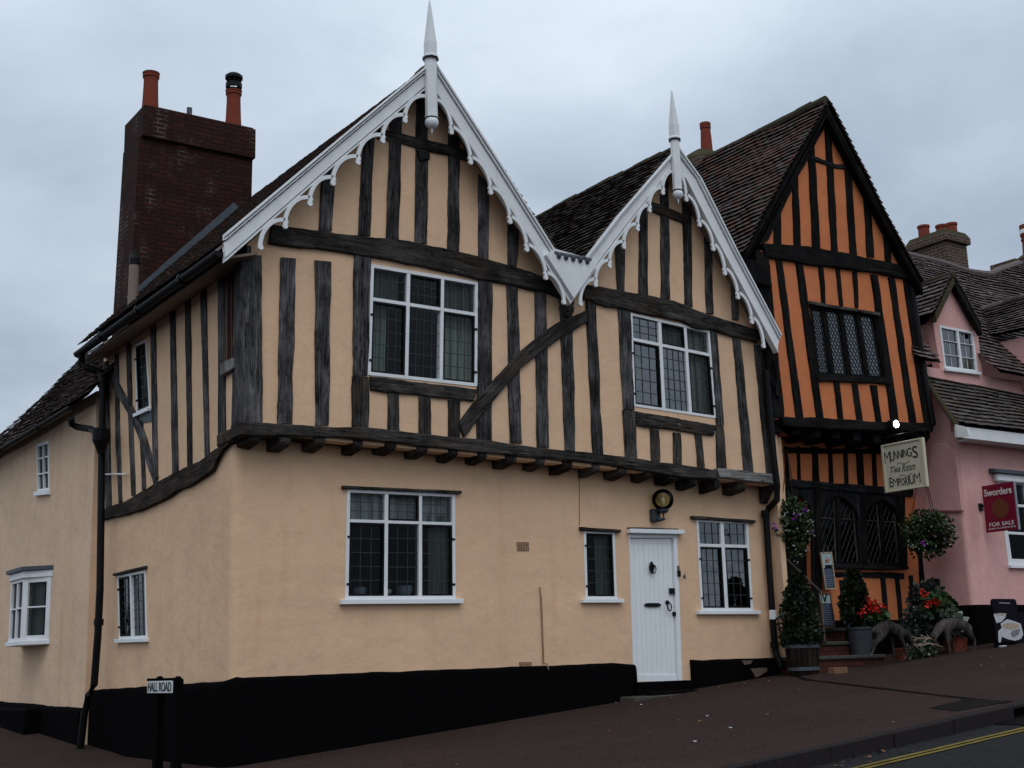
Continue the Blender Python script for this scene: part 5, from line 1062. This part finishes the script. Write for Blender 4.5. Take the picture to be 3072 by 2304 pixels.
for body, u0, u1, v0, v1, bo in (('Sworders',.06,.92,.085,.235,.02),('FOR SALE',.12,.90,.80,.885,.008),('SAFFRON WALDEN 01787 247123',.08,.93,.915,.948,0)):
    r = fit(body, qs, u0, u1, v0, v1, bo); b.add(r.v, r.f)
b.build('lettering', M['wlet'], bd)
b = MB(); b.lathe(qs(.52,.52,.0), [(.0,0),(.16,.001),(.16,.003),(.0,.004)], 20, NX); b.build('emblem', M['gold'], bd)
b = MB(); b.tube([V((XV+.02,YP+.02,lerp(zA,zB,.42))),V((XV+.02,yA,lerp(zA,zB,.42)))], .02, 6); b.box((XV-.03,YP-.03,lerp(zA,zB,.36)),(XV+.06,YP,lerp(zA,zB,.52))); b.build('bracket', M['iron'], fs_)
# pavement sign with coffee cups
ya = -1.45; kk = lambda x, y: onY((2740+x*.15009, 1760+y*.15009), ya)
bl, br = kk(1640,1330), kk(2250,1340); tl, tr_2 = kk(1590,250), kk(2060,255)
ps = thing('pavement_sign', 'black swing pavement sign with white coffee cups picture at the right edge', 'sign', ((bl.x+br.x)/2,ya,bl.z))
def rrect(x0, x1, z0, z1, r, y, n=5):
    o = []
    for cx, cz, a0 in ((x1-r,z1-r,0),(x0+r,z1-r,90),(x0+r,z0+r,180),(x1-r,z0+r,270)):
        for i in range(n+1): a = math.radians(a0+90*i/n); o.append(V((cx+r*math.cos(a),y,cz+r*math.sin(a))))
    return o
zl_ = lambda y: kk(1900,y).z
x0, x1 = kk(1575,300).x, kk(2240,700).x
MB().prism(rrect(x0,x1-.17,zl_(1120),zl_(243),.06,ya), (0,.04,0)).build('panel', M['plastic'], ps, bevel=.006)
MB().prism(rrect(x0+.04,x1+.05,zl_(1300),zl_(500),.05,ya+.045), (0,.03,0)).build('panel', M['plastic'], ps)
b = MB(); b.lathe(V(((x0+x1)/2+.06,ya+.05,zl_(1400))), [(.40,0),(.42,.03),(.40,.07),(.30,.10)], 24); b.build('base', M['plastic'], ps)
b = MB()
for t in (1790,2200): c = kk(t,1240); b.box((c.x-.07,ya-.03,c.z-.02),(c.x+.07,ya+.02,c.z+.05))
b.build('hinge_block', M['cupwhite'], ps, bevel=.005)
P_ = lambda pts, d: [V((kk(*q).x, ya-d, kk(*q).z)) for q in pts]
pic = MB().prism(P_([(1600,545),(1855,535),(1830,620),(1760,700),(1660,730),(1620,620)],.002), (0,-.003,0)).build('cup_print', M['cupwhite'], ps)
MB().prism(P_([(1690,890),(1760,830),(1740,740),(1870,650),(2010,690),(2140,740),(2170,850),(2190,960),(2150,1040),(2030,1080),(1880,1050),(1760,1000),(1740,1120),(1700,1110)],.003), (0,-.003,0)).build('cup_print', M['cupwhite'], ps)
def ell(cx, cy, rx, ry, n=22): return [(cx+rx*math.cos(i*2*math.pi/n), cy+ry*math.sin(i*2*math.pi/n)) for i in range(n)]
MB().prism(P_(ell(1940,785,165,62),.007), (0,-.003,0)).build('coffee_print', M['coffee'], ps); MB().prism(P_(ell(1740,550,110,22),.006), (0,-.003,0)).build('coffee_print', M['coffee'], ps)
MB().prism(P_([(1960,880),(2130,840),(2090,960),(1990,1010),(1940,950)],.007), (0,-.003,0)).build('shade_print', M['cupshade'], ps)
MB().prism(P_([(1710,310),(1930,318),(1925,345),(1710,335)],.002), (0,-.003,0)).build('caption_print', M['cupshade'], ps)
# menu boards
def menu(qpx, y, frame, topm, split, label, extra):
    P = Wall((0,y,0), NY); q = Quad([P(p) for p in qpx], NY); e = thing('menu_board', label, 'menu board', q.p[3], 'menu boards by the tea room door'); W, H = q.W(), q.H(); b = MB(); q.bar(b, 0,0,1,1,-.015,0); bd = b.build('slate', M['slate'], e)
    b = MB(); fw = .02/W; q.bar(b, 0,0,fw,1,-.018,.01); q.bar(b, 1-fw,0,1,1,-.018,.01); q.bar(b, fw,0,1-fw,.02/H,-.018,.009); q.bar(b, fw,1-.02/H,1-fw,1,-.018,.009); b.build('frame', M[frame], e)
    b = MB(); q.bar(b, fw,.02/H,1-fw,split,.0,.003); b.build('header', M[topm], e); b = MB()
    for i in range(9):
        v = lerp(split+.06,.94,i/9); u = .16
        while u < .8:
            l = random.uniform(.05,.14); q.bar(b, u,v,min(u+l,.86),v+.018,0,.002); u += l+.035
    b.build('chalk_writing', M['chalk'], e); extra(q, e); return e
def ex1(q, e):
    b = MB()
    for i in range(9):
        a = i*.7; c = q(.52+.2*math.cos(a)*(.4+.06*i), .24+.055*math.sin(a)*(.4+.06*i), .004); b.lathe(c, [(.0,0),(.022,.001),(.018,.004)], 8, NY)
    b.build('rose_print', M['sienna'], e); b = MB(); t0, t1 = q(.2,.02,.012), q(.8,.02,.012); m_ = q(.42,-.24,.03); b.tube([t0,m_,t1], .006, 5); b.build('cord', M['rope'], e)
menu([T(8,890,262),T(8,965,258),T(8,992,498),T(8,925,503)], YG-.12, 'palewood', 'mint', .42, 'narrow pale framed menu board with rose print hung on a cord by the door', ex1)
def ex2(q, e):
    b = MB(); c = q(.45,.14,.004); b.prism([c+V((x,0,z)) for x, z in ((-.05,.06),(-.02,.06),(.0,-.01),(.04,.06),(.07,.06),(.02,-.06),(-.01,-.06))], (0,-.002,0)); b.build('cup_print', M['ink'], e)
menu([T(8,878,525),T(8,955,527),T(8,992,752),T(8,903,752)], YG-.42, 'brownwood', 'mint', .29, 'blue chalkboard with pale header leaning below it on the top step', ex2)
# blue leaning board
a_ = [onY(Bz(*q),YG-.5) for q in ((1305,700),(1358,700),(1400,1000),(1375,1000))]; tag(MB().prism(a_, (0,-.02,0)).build('leaning_board', M['blue']), 'pale blue narrow board leaning beside the brick steps', 'board')
hr = thing('handrail', 'thin dark sloping handrail beside the brick steps', 'handrail', onY(Bz(890,400),YG-.5)); MB().tube([onY(A(330,1310),YG-.5), onY(Bz(900,195),YG-.5)], .012, 8).build('rail', M['rope'], hr); p_ = onY(Bz(900,195),YG-.5); MB().tube([p_, V((p_.x,p_.y,0.2))], .012, 8).build('post', M['rope'], hr)

# ------------------------------------------------------------------ LAMPS
c = onY(T(4,2083,1580), -.16); wl = thing('wall_lamp', 'amber glass globe lamp on a grey wall bracket above the white door', 'wall lamp', onY(T(7,2020,25), 0))
MB().lathe(c, [(.155*math.cos(a), .155*math.sin(a)) for a in frange(-1.3,1.55,16)], 24).build('globe', M['amber'], wl, smooth=True)
MB().lathe(c-V((0,0,.19)), [(.05,0),(.075,.03),(.075,.06)], 16).build('globe_seat', M['gunmetal'], wl); MB().lathe(c-V((0,0,.13)), [(.02,0),(.03,.08),(.03,.14),(.01,.17)], 12).build('bulb', M['bulb'], wl, smooth=True)
bx_ = G(T(7,2020,25)); b = MB(); b.tube([c-V((0,0,.18)), c-V((0,0,.27)), V((bx_.x,-.14,c.z-.29)), V((bx_.x,-.02,bx_.z))], .028, 8); b.build('arm', M['gunmetal'], wl); MB().box((bx_.x-.07,-.10,bx_.z-.09),(bx_.x+.06,.0,bx_.z+.09)).build('wall_box', M['gunmetal'], wl, bevel=.008)
c = onY(T(5,1390,1088), YO-.22); fl = thing('floodlight', 'small floodlight glowing white on the black beam above the hanging sign', 'floodlight', c)
MB().box((c.x-.10,YO-.20,c.z-.065),(c.x+.10,YO-.10,c.z+.065)).build('housing', M['iron'], fl, bevel=.01); MB().lathe(V((c.x,YO-.2005,c.z)), [(.058,0),(.058,.006)], 20, (0,-1,0)).build('lens', M['flood'], fl); MB().tube([V((c.x,YO-.1,c.z)),V((c.x,YO-.04,c.z-.05))], .02, 6).build('bracket', M['iron'], fl)

# ------------------------------------------------------------------ PLANTS
def leaves(b, n, sampler, size, flat=.5):
    for _ in range(n):
        p, out = sampler(); s = size*random.uniform(.6,1.3); d = (out*.7+V((random.gauss(0,.6),random.gauss(0,.6),random.gauss(0,.6)))).normalized(); w = d.cross(V((random.gauss(0,1),random.gauss(0,1),random.gauss(0,1)))).normalized()*s*flat
        b.add([p, p+d*s*.5+w, p+d*s, p+d*s*.5-w], [(0,1,2,3)])
def ellip(c, r, lo=-1.0, shell=.55):
    def f():
        while True:
            d = V((random.gauss(0,1),random.gauss(0,1),random.gauss(0,1))).normalized()
            if d.z >= lo: break
        k_ = (shell+(1-shell)*random.random())*(1+.32*noise.noise(d*2.0+c)); return c+V((d.x*r[0],d.y*r[1],d.z*r[2]))*k_, d
    return f
def cone(base, h, r0, r1=.05, pw=.8):
    def f():
        t = random.random()**1.2; a = random.uniform(0,6.283); r = (r0+(r1-r0)*t**pw)*(.55+.5*random.random())*(1+.25*noise.noise(V((math.cos(a)*2,math.sin(a)*2,t*4)))); d = V((math.cos(a),math.sin(a),.5)); return base+V((math.cos(a)*r,math.sin(a)*r,t*h)), d
    return f
def blooms(parent, pts, r, mat, name='flower_head', n=26):
    for p in pts:
        b = MB(); leaves(b, n, ellip(V(p), (r,r,r*.85), -1, .5), r*.75, .55); b.build(name, M[mat], parent)
def scatter(b, n, f, size):
    leaves(b, n, f, size, .6)
def basket(cpx, y, r, label, purp, seedw):
    c = onY(cpx, y); e = thing('hanging_basket', label, 'hanging basket', c-V((0,0,r[2])), 'hanging flower baskets on the tea room'); b = MB(); leaves(b, 3000, ellip(c, r, -1, .4), .055); b.build('foliage', M['leaf'], e)
    MB().lathe(c-V((0,0,r[2]*.75)), [(.04,0),(r[0]*.45,.06),(r[0]*.62,r[2]*.5),(r[0]*.66,r[2]*.75)], 14).build('basket', M['soil'], e)
    b = MB(); f = ellip(c-V((0,.05,.05)), (r[0]*1.02,r[1]*1.02,r[2]*1.02), -1, .97)
    for _ in range(seedw):
        p, d = f(); b.lathe(p, [(.012,0),(.009,.009),(.0,.012)], 6, d)
    tag(b.build('small_white_flowers', M['whitepet'], e), kind='stuff'); blooms(e, [onY(q, y-r[1]*.8) for q in purp], .045, 'purple', 'purple_flower', 16)
    b = MB(); t = V((c.x,y,c.z+r[2]+.75))
    for a in (0,2.1,4.2): b.tube([t, c+V((math.cos(a)*r[0]*.6,math.sin(a)*r[0]*.6,.05))], .006, 5)
    b.build('chain', M['iron'], e); MB().tube([t, V((t.x,YO+.05 if y < YO else YG,t.z+.02))], .014, 6).build('bracket', M['iron'], e)
basket(A(430,770), -.25, (.31,.28,.42), 'flower filled hanging basket with purple and white blooms beside the drainpipe', [A(470,600),A(115,780),A(735,865),A(620,515)], 70)
basket(T(8,1590,140), -.45, (.52,.36,.38), 'wide trailing hanging basket with white blooms in front of the pink wall', [T(8,1560,200),T(8,1700,190)], 60)
# barrel + conifer
xb0 = onY(T(8,775,900), -.62).x; gb0 = V((xb0,-.62,gz(xb0,-.62)-.02)); zbar = onY(T(8,780,858), -.62).z; hb_ = zbar-gb0.z
br_ = thing('half_barrel', 'dark oak half barrel planter with two iron hoops right of the drainpipe', 'planter', gb0); b = MB(); nst = 18
for i in range(nst):
    a0, a1 = i*2*math.pi/nst+.02, (i+1)*2*math.pi/nst-.02; prof = [(.20,0),(.228,hb_*.35),(.240,hb_*.7),(.245,hb_)]
    for (ra,ha),(rb_,hb2) in zip(prof, prof[1:]):
        b.hexa([gb0+V((r*math.cos(a),r*math.sin(a),h)) for r,a,h in ((ra,a0,ha),(ra,a1,ha),(rb_,a1,hb2),(rb_,a0,hb2))], [gb0+V(((r-.03)*math.cos(a),(r-.03)*math.sin(a),h)) for r,a,h in ((ra,a0,ha),(ra,a1,ha),(rb_,a1,hb2),(rb_,a0,hb2))])
b.build('staves', M['barrel'], br_)
for h0, r0_ in ((hb_*.93,.244),(hb_*.22,.219)): MB().lathe(gb0+V((0,0,h0)), [(r0_,-.02),(r0_+.008,-.02),(r0_+.010,.03),(r0_,.03)], 28).build('hoop', M['hoop'], br_)
MB().lathe(gb0+V((0,0,hb_-.09)), [(.0,0),(.22,.0)], 20, cap=False).build('soil', M['soil'], br_)
def shrub(name, label, base, h, r, mat, n, size, cat='shrub', r1=.06, group=None, pw=.8, trunk=True):
    e = thing(name, label, cat, base, group); b = MB(); leaves(b, n, cone(V(base)+V((0,0,.08)), h-.08, r, r1, pw), size, .4); b.build('foliage', M[mat], e)
    b = MB(); b.tube([V(base)-V((0,0,.05)), V(base)+V((0,0,h*.6))], [.03,.012], 6); b.build('stem', M['stem'], e); return e
shrub('conifer', 'dark bushy conifer growing in the half barrel', gb0+V((0,0,hb_-.09)), onY(Bz(560,-40),-.62).z-zbar+.15, .29, 'conifer', 3600, .06, pw=1.9)
# tub with tall conifer and geraniums
tx = onY(Bz(1540,800), -.55); gt = V((tx.x,-.55,gz(tx.x,-.55)+.12)); zt_ = onY(Bz(1560,760),-.55).z
def tub(name, label, base, r0, r1, h, mat, cat, group=None):
    e = thing(name, label, cat, base, group); b = MB(); b.lathe(V(base), [(r0,0),(lerp(r0,r1,.5),h*.5),(r1,h*.93),(r1*1.06,h*.94),(r1*1.06,h),(r1*.9,h),(r1*.88,h*.9)], 22); b.build('pot_body', M[mat], e, smooth=False); MB().lathe(V(base)+V((0,0,h*.9)), [(0,0),(r1*.9,0)], 18, cap=False).build('soil', M['soil'], e); return e
tub('planter_tub', 'grey zinc tub holding the tall conifer beside the brick steps', V((tx.x,-.55,gz(tx.x,-.55)-.02)), .15, .185, zt_-gz(tx.x,-.55), 'zinc', 'planter')
ct = onY(T(8,1150,420), -.50); shrub('conifer', 'tall narrow black green conifer against the orange panels', V((tx.x,-.50,zt_-.04)), ct.z-zt_+.12, .21, 'conifer', 3000, .07, pw=1.9)
def geranium(cpx, y, r, hz, heads, label, mat='ger'):
    c = onY(cpx, y); e = thing('geranium', label, 'potted flowers', c-V((0,0,r[2]+hz))); b = MB(); leaves(b, 420, ellip(c, r, -.6, .5), .085, .6); b.build('foliage', M[mat], e); MB().tube([c-V((0,0,r[2]+hz)), c], .015, 6).build('stem', M['stem'], e); blooms(e, [onY(q, y-r[1]*.55) for q in heads], .055, 'red'); return e
geranium(Bz(1760,620), -.62, (.20,.18,.19), .1, [Bz(1690,330),Bz(1780,380),Bz(1670,450),Bz(1830,540),Bz(1920,460),Bz(1940,570),Bz(1580,535),Bz(1800,470),Bz(1745,500)], 'red geranium with many bright heads in front of the tall conifer')
c = onY(Cz(735,1500), -.92); tub('flower_pot', 'small dark terracotta pot behind the legs of the left deer', V((c.x,-.92,gz(c.x,-.92)-.02)), .075, .10, max(.2,onY(Cz(735,1385), -.92).z-gz(c.x,-.92)), 'pot', 'flower pot', 'terracotta pots')
geranium(Cz(1330,740), -.95, (.34,.22,.22), .12, [Cz(1170,670),Cz(1310,640),Cz(1440,690),Cz(1370,720),Cz(1110,500)], 'red geranium mound near the pink wall above the pale leaves')
c = onY(Cz(1630,1350), -1.0); tub('flower_pot', 'terracotta pot standing against the black base of the pink house', V((c.x,-1.0,gz(c.x,-1)-.03)), .15, .19, onY(Cz(1630,1210),-1.0).z-gz(c.x,-1)+.03, 'pot', 'flower pot', 'terracotta pots')
def mound(name, label, cpx, y, r, mat, n, size, flecks=None, cat='plant'):
    c = onY(cpx, y); e = thing(name, label, cat, V((c.x,y,gz(c.x,y)))); b = MB(); leaves(b, n, ellip(c, r, -1, .3), size, .35); b.build('foliage', M[mat], e); MB().tube([V((c.x,y,gz(c.x,y)-.02)), c], .012, 6).build('stem', M['stem'], e)
    if flecks: b = MB(); leaves(b, flecks, ellip(c, (r[0]*1.05,r[1]*1.05,r[2]*1.05), -1, .95), .055, .45); b.build('pale_leaves', M['silver'], e)
    return e
mound('lavender', 'grey green lavender bush behind the red geranium mound', Cz(1150,600), -.62, (.36,.22,.28), 'grey', 1100, .09)
mound('silver_plant', 'silvery leaved plant at the shoulder of the right deer', Cz(1560,960), -1.12, (.20,.14,.22), 'silver', 330, .11)
mound('shrub', 'low grey green shrub between the two deer sculptures', Cz(980,1040), -.75, (.30,.2,.30), 'grey', 900, .075, 40)
mound('ground_ivy', 'variegated trailing plant on the pavement under the locked antlers', Cz(1060,1450), -1.05, (.32,.16,.16), 'ger', 500, .055, 90)
# brick and litter
c = V((8.62,-1.18,gz(8.62,-1.18))); tag(MB().box((c.x-.14,c.y-.06,c.z-.01),(c.x+.14,c.y+.06,c.z+.085)).build('brick', M['brickloose'], bevel=.006), 'loose buff brick lying at the foot of the brick steps', 'brick')
b = MB()
for _ in range(140):
    r = random.random()
    if r < .5: x, y, z = random.uniform(1.2,3.6), random.uniform(KY-.35,KY-.02), -.122
    elif r < .75: x, y, z = random.uniform(5.2,9), random.uniform(-.8,-.15), .003
    else: x, y, z = random.uniform(-2,12), random.uniform(KY+.2,-.2), .003
    a = random.uniform(0,6.28); s = random.uniform(.02,.05); d = V((math.cos(a),math.sin(a),random.uniform(0,.4)))*s; w = V((-math.sin(a),math.cos(a),random.uniform(-.3,.3)))*s*.5; p = V((x,y,gz(x,y)+z+.006)); b.add([p,p+d*.5+w,p+d,p+d*.5-w], [(0,1,2,3)])
tag(b.build('fallen_leaves', M['autumn']), 'scattered dry brown leaves along gutter and pavement', 'leaves', kind='stuff')
b = MB()
for x, y in ((4.35,-3.05),(2.75,-4.6),(3.6,-4.2),(5.2,-.9)):
    p = V((x,y,gz(x,y)+.005)); b.add([p,p+V((.10,.02,.01)),p+V((.11,.06,.0)),p+V((.02,.045,.012))], [(0,1,2,3)])
tag(b.build('litter', M['paper']), 'pale scraps of paper litter on the pavement before the door', 'litter', kind='stuff')
# bowls on the sill of the big ground floor window
for px_, r, mt, lb in ((T(7,118,520),.085,'bluechina','pale blue round bowl inside the left light of the ground floor window'), (T(7,410,515),.10,'bluechina','patterned blue wide bowl inside the middle light of the ground floor window'), (T(7,300,520),.05,'cupwhite','small white jar inside the ground floor window beside the mullion')):
    c = onY(px_, .17); tag(MB().lathe(c-V((0,0,r*.6)), [(r*.5,0),(r*.9,r*.4),(r,r*.9),(r*.85,r*1.3),(r*.7,r*1.3)], 16).build('bowl' if r > .06 else 'jar', M[mt], smooth=True), lb, 'bowl' if r > .06 else 'jar', 'china on the window sill')
MB().box((qG1(0,1).x,.12,qG1(0,1).z-.06),(qG1(1,1).x,.30,qG1(0,1).z+.035)).build('inner_sill', M['cream'], house)

# ------------------------------------------------------------------ DEER (driftwood stags, antlers locked)
def skinmesh(name, chains, mat, parent, sub=2):
    me = bpy.data.meshes.new(name); vs = []; es = []; rs = []; idx = {}
    for ch_ in chains:
        prev = None
        for p, r in ch_:
            key = tuple(round(q,4) for q in p)
            if key not in idx: idx[key] = len(vs); vs.append(V(p)); rs.append(r)
            i = idx[key]
            if prev is not None and prev != i: es.append((prev,i))
            prev = i
    o0 = WM[parent].translation; me.from_pydata([q-o0 for q in vs], es, []); o = bpy.data.objects.new(name, me); C.objects.link(o)
    sk = o.modifiers.new('skin','SKIN'); sk.use_smooth_shade = True; o.modifiers.new('sub','SUBSURF').levels = sub
    for i, r in enumerate(rs): me.skin_vertices[0].data[i].radius = r if isinstance(r, tuple) else (r,r)
    me.skin_vertices[0].data[0].use_root = True
    bpy.context.view_layer.update(); m2 = bpy.data.meshes.new_from_object(o.evaluated_get(bpy.context.evaluated_depsgraph_get())); bpy.data.objects.remove(o)
    m2.name = name; m2.materials.clear(); m2.materials.append(M[mat]); o = bpy.data.objects.new(name, m2); C.objects.link(o); WM[o] = Matrix.Translation(o0); o.parent = parent; o.matrix_basis = Matrix(); return o
def deer(P, label, flip):
    """P maps photo points to the deer's plane; spread across the plane is added in y"""
    g = P('foot'); e = thing('deer_sculpture', label, 'deer sculpture', g, 'driftwood stags with locked antlers')
    ch_ = []; y = lambda p, d: V((p.x,p.y+d,p.z))
    hip, mid, sh = P('hip'), P('mid'), P('sh')
    ch_.append([(hip,.105),(mid,.105),(sh,.12),(P('neck'),.075),(P('poll'),.052),(P('face'),.040),(P('nose'),.026)])
    for s in (-1,1):
        ch_.append([(hip,.105),(y(P('stifle'+('a' if s<0 else 'b')),.07*s),.055),(y(P('hock'+('a' if s<0 else 'b')),.075*s),.026),(y(P('hoof'+('a' if s<0 else 'b')),.075*s),.017)])
        ch_.append([(sh,.12),(y(P('elbow'+('a' if s<0 else 'b')),.07*s),.045),(y(P('knee'+('a' if s<0 else 'b')),.07*s),.022),(y(P('fhoof'+('a' if s<0 else 'b')),.07*s),.017)])
    ch_.append([(hip,.105),(P('tail'),.025)])
    skinmesh('body', ch_, 'drift', e)
    for s in (-1,1):
        base = y(P('poll'),.03*s); pts = [y(P(q_),.035*s+.05*s*i) for i, q_ in enumerate(('an1','an2','an3'))]; b = MB(); b.tube([base]+pts, [.014,.013,.011,.005], 7)
        for q_, f in (('tine1',pts[0]),('tine2',pts[1])): t = P(q_); b.tube([f, V((t.x,f.y+.02*s,t.z))], [.010,.004], 6)
        b.build('antler', M['antler'], e, smooth=True)
        ea_ = y(P('ear'),.07*s); b = MB(); b.tube([y(P('poll'),.02*s), lerp(y(P('poll'),.02*s),ea_,.6), ea_], [.012,.022,.004], 7); b.build('ear', M['drift'], e, smooth=True)
    return e
YQ = -1.22
def mk(d): return lambda n: onY(Cz(*d[n]), YQ)
deer(mk(dict(foot=(500,1600),hip=(350,1090),mid=(520,1040),sh=(680,1070),neck=(800,1170),poll=(900,1320),face=(890,1390),nose=(830,1440),stiflea=(330,1230),hocka=(240,1330),hoofa=(150,1560),stifleb=(390,1220),hockb=(330,1340),hoofb=(300,1540),elbowa=(650,1220),kneea=(720,1370),fhoofa=(790,1600),elbowb=(630,1220),kneeb=(660,1390),fhoofb=(680,1560),tail=(240,1130),an1=(1000,1370),an2=(1130,1330),an3=(1300,1390),tine1=(1090,1450),tine2=(1190,1400),ear=(960,1290))), 'left driftwood stag with arched back and antlers lowered toward the other', False)
deer(mk(dict(foot=(1600,1560),hip=(1790,1030),mid=(1620,1000),sh=(1440,1010),neck=(1360,1050),poll=(1250,1270),face=(1290,1330),nose=(1330,1380),stiflea=(1800,1180),hocka=(1880,1290),hoofa=(1860,1530),stifleb=(1760,1180),hockb=(1830,1290),hoofb=(1790,1510),elbowa=(1430,1170),kneea=(1445,1330),fhoofa=(1480,1560),elbowb=(1490,1170),kneeb=(1560,1320),fhoofb=(1640,1500),tail=(1890,1080),an1=(1180,1250),an2=(1090,1240),an3=(960,1330),tine1=(1100,1180),tine2=(1000,1210),ear=(1190,1210))), 'right driftwood stag half hidden by pale leaves with its head down', True)

# ------------------------------------------------------------------ SKY AND LIGHT
w = bpy.data.worlds.new('World'); sc.world = w; w.use_nodes = True; t = w.node_tree; t.nodes.clear()
class WN(NT):
    def __init__(s, t_): s.t = t_
n = WN(t); out = n.n('ShaderNodeOutputWorld')
gen = n.n('ShaderNodeTexCoord').outputs['Generated']; sep = n.n('ShaderNodeSeparateXYZ', inp={0: gen}); el = n.math('MAXIMUM', sep.outputs[2], 0.02)
# project the direction on a flat cloud layer overhead
den = n.math('ADD', el, .22); cx = n.math('DIVIDE', sep.outputs[0], den); cy = n.math('DIVIDE', sep.outputs[1], den)
cv = n.n('ShaderNodeCombineXYZ', inp={0: cx, 1: cy, 2: 0.0}).outputs[0]
c1 = n.noise(n.addv(cv, (3.1,1.7,0)), .9, 6, .5, .35); c2 = n.noise(n.addv(cv, (9.0,4.0,2)), 2.4, 6, .55, .2)
cl = n.math('ADD', n.math('MULTIPLY', c1, .72), n.math('MULTIPLY', c2, .28))
col = n.ramp(cl, [(.34, (.42,.51,.63)), (.50, (.64,.74,.86)), (.62, (.90,.99,1.08))])
zen = n.math('ADD', n.math('MULTIPLY', el, .75), .70)
col = n.mix(1.0, col, n.n('ShaderNodeCombineColor', inp={0: zen, 1: zen, 2: zen}).outputs[0], 'MULTIPLY')
bg1 = n.n('ShaderNodeBackground', inp={'Color': col, 'Strength': 1.0})
SE, SA = math.radians(52), math.radians(-155)
sky = n.n('ShaderNodeTexSky', sky_type='NISHITA', sun_disc=False, sun_elevation=SE, sun_rotation=SA)
bg2 = n.n('ShaderNodeBackground', inp={'Color': sky.outputs[0], 'Strength': .05})
mx = n.n('ShaderNodeMixShader', inp={0: .90, 1: bg2.outputs[0], 2: bg1.outputs[0]}); t.links.new(mx.outputs[0], out.inputs[0])
sl = bpy.data.lights.new('sun', 'SUN'); sl.energy = .7; sl.angle = math.radians(40); sl.color = (1,.97,.93); so = bpy.data.objects.new('sun', sl); C.objects.link(so)
sd_ = V((math.sin(SA)*math.cos(SE), math.cos(SA)*math.cos(SE), math.sin(SE)))   # towards the sun: high behind the photographer
so.rotation_euler = (-sd_).to_track_quat('-Z','Y').to_euler(); so.location = (0,-10,20)
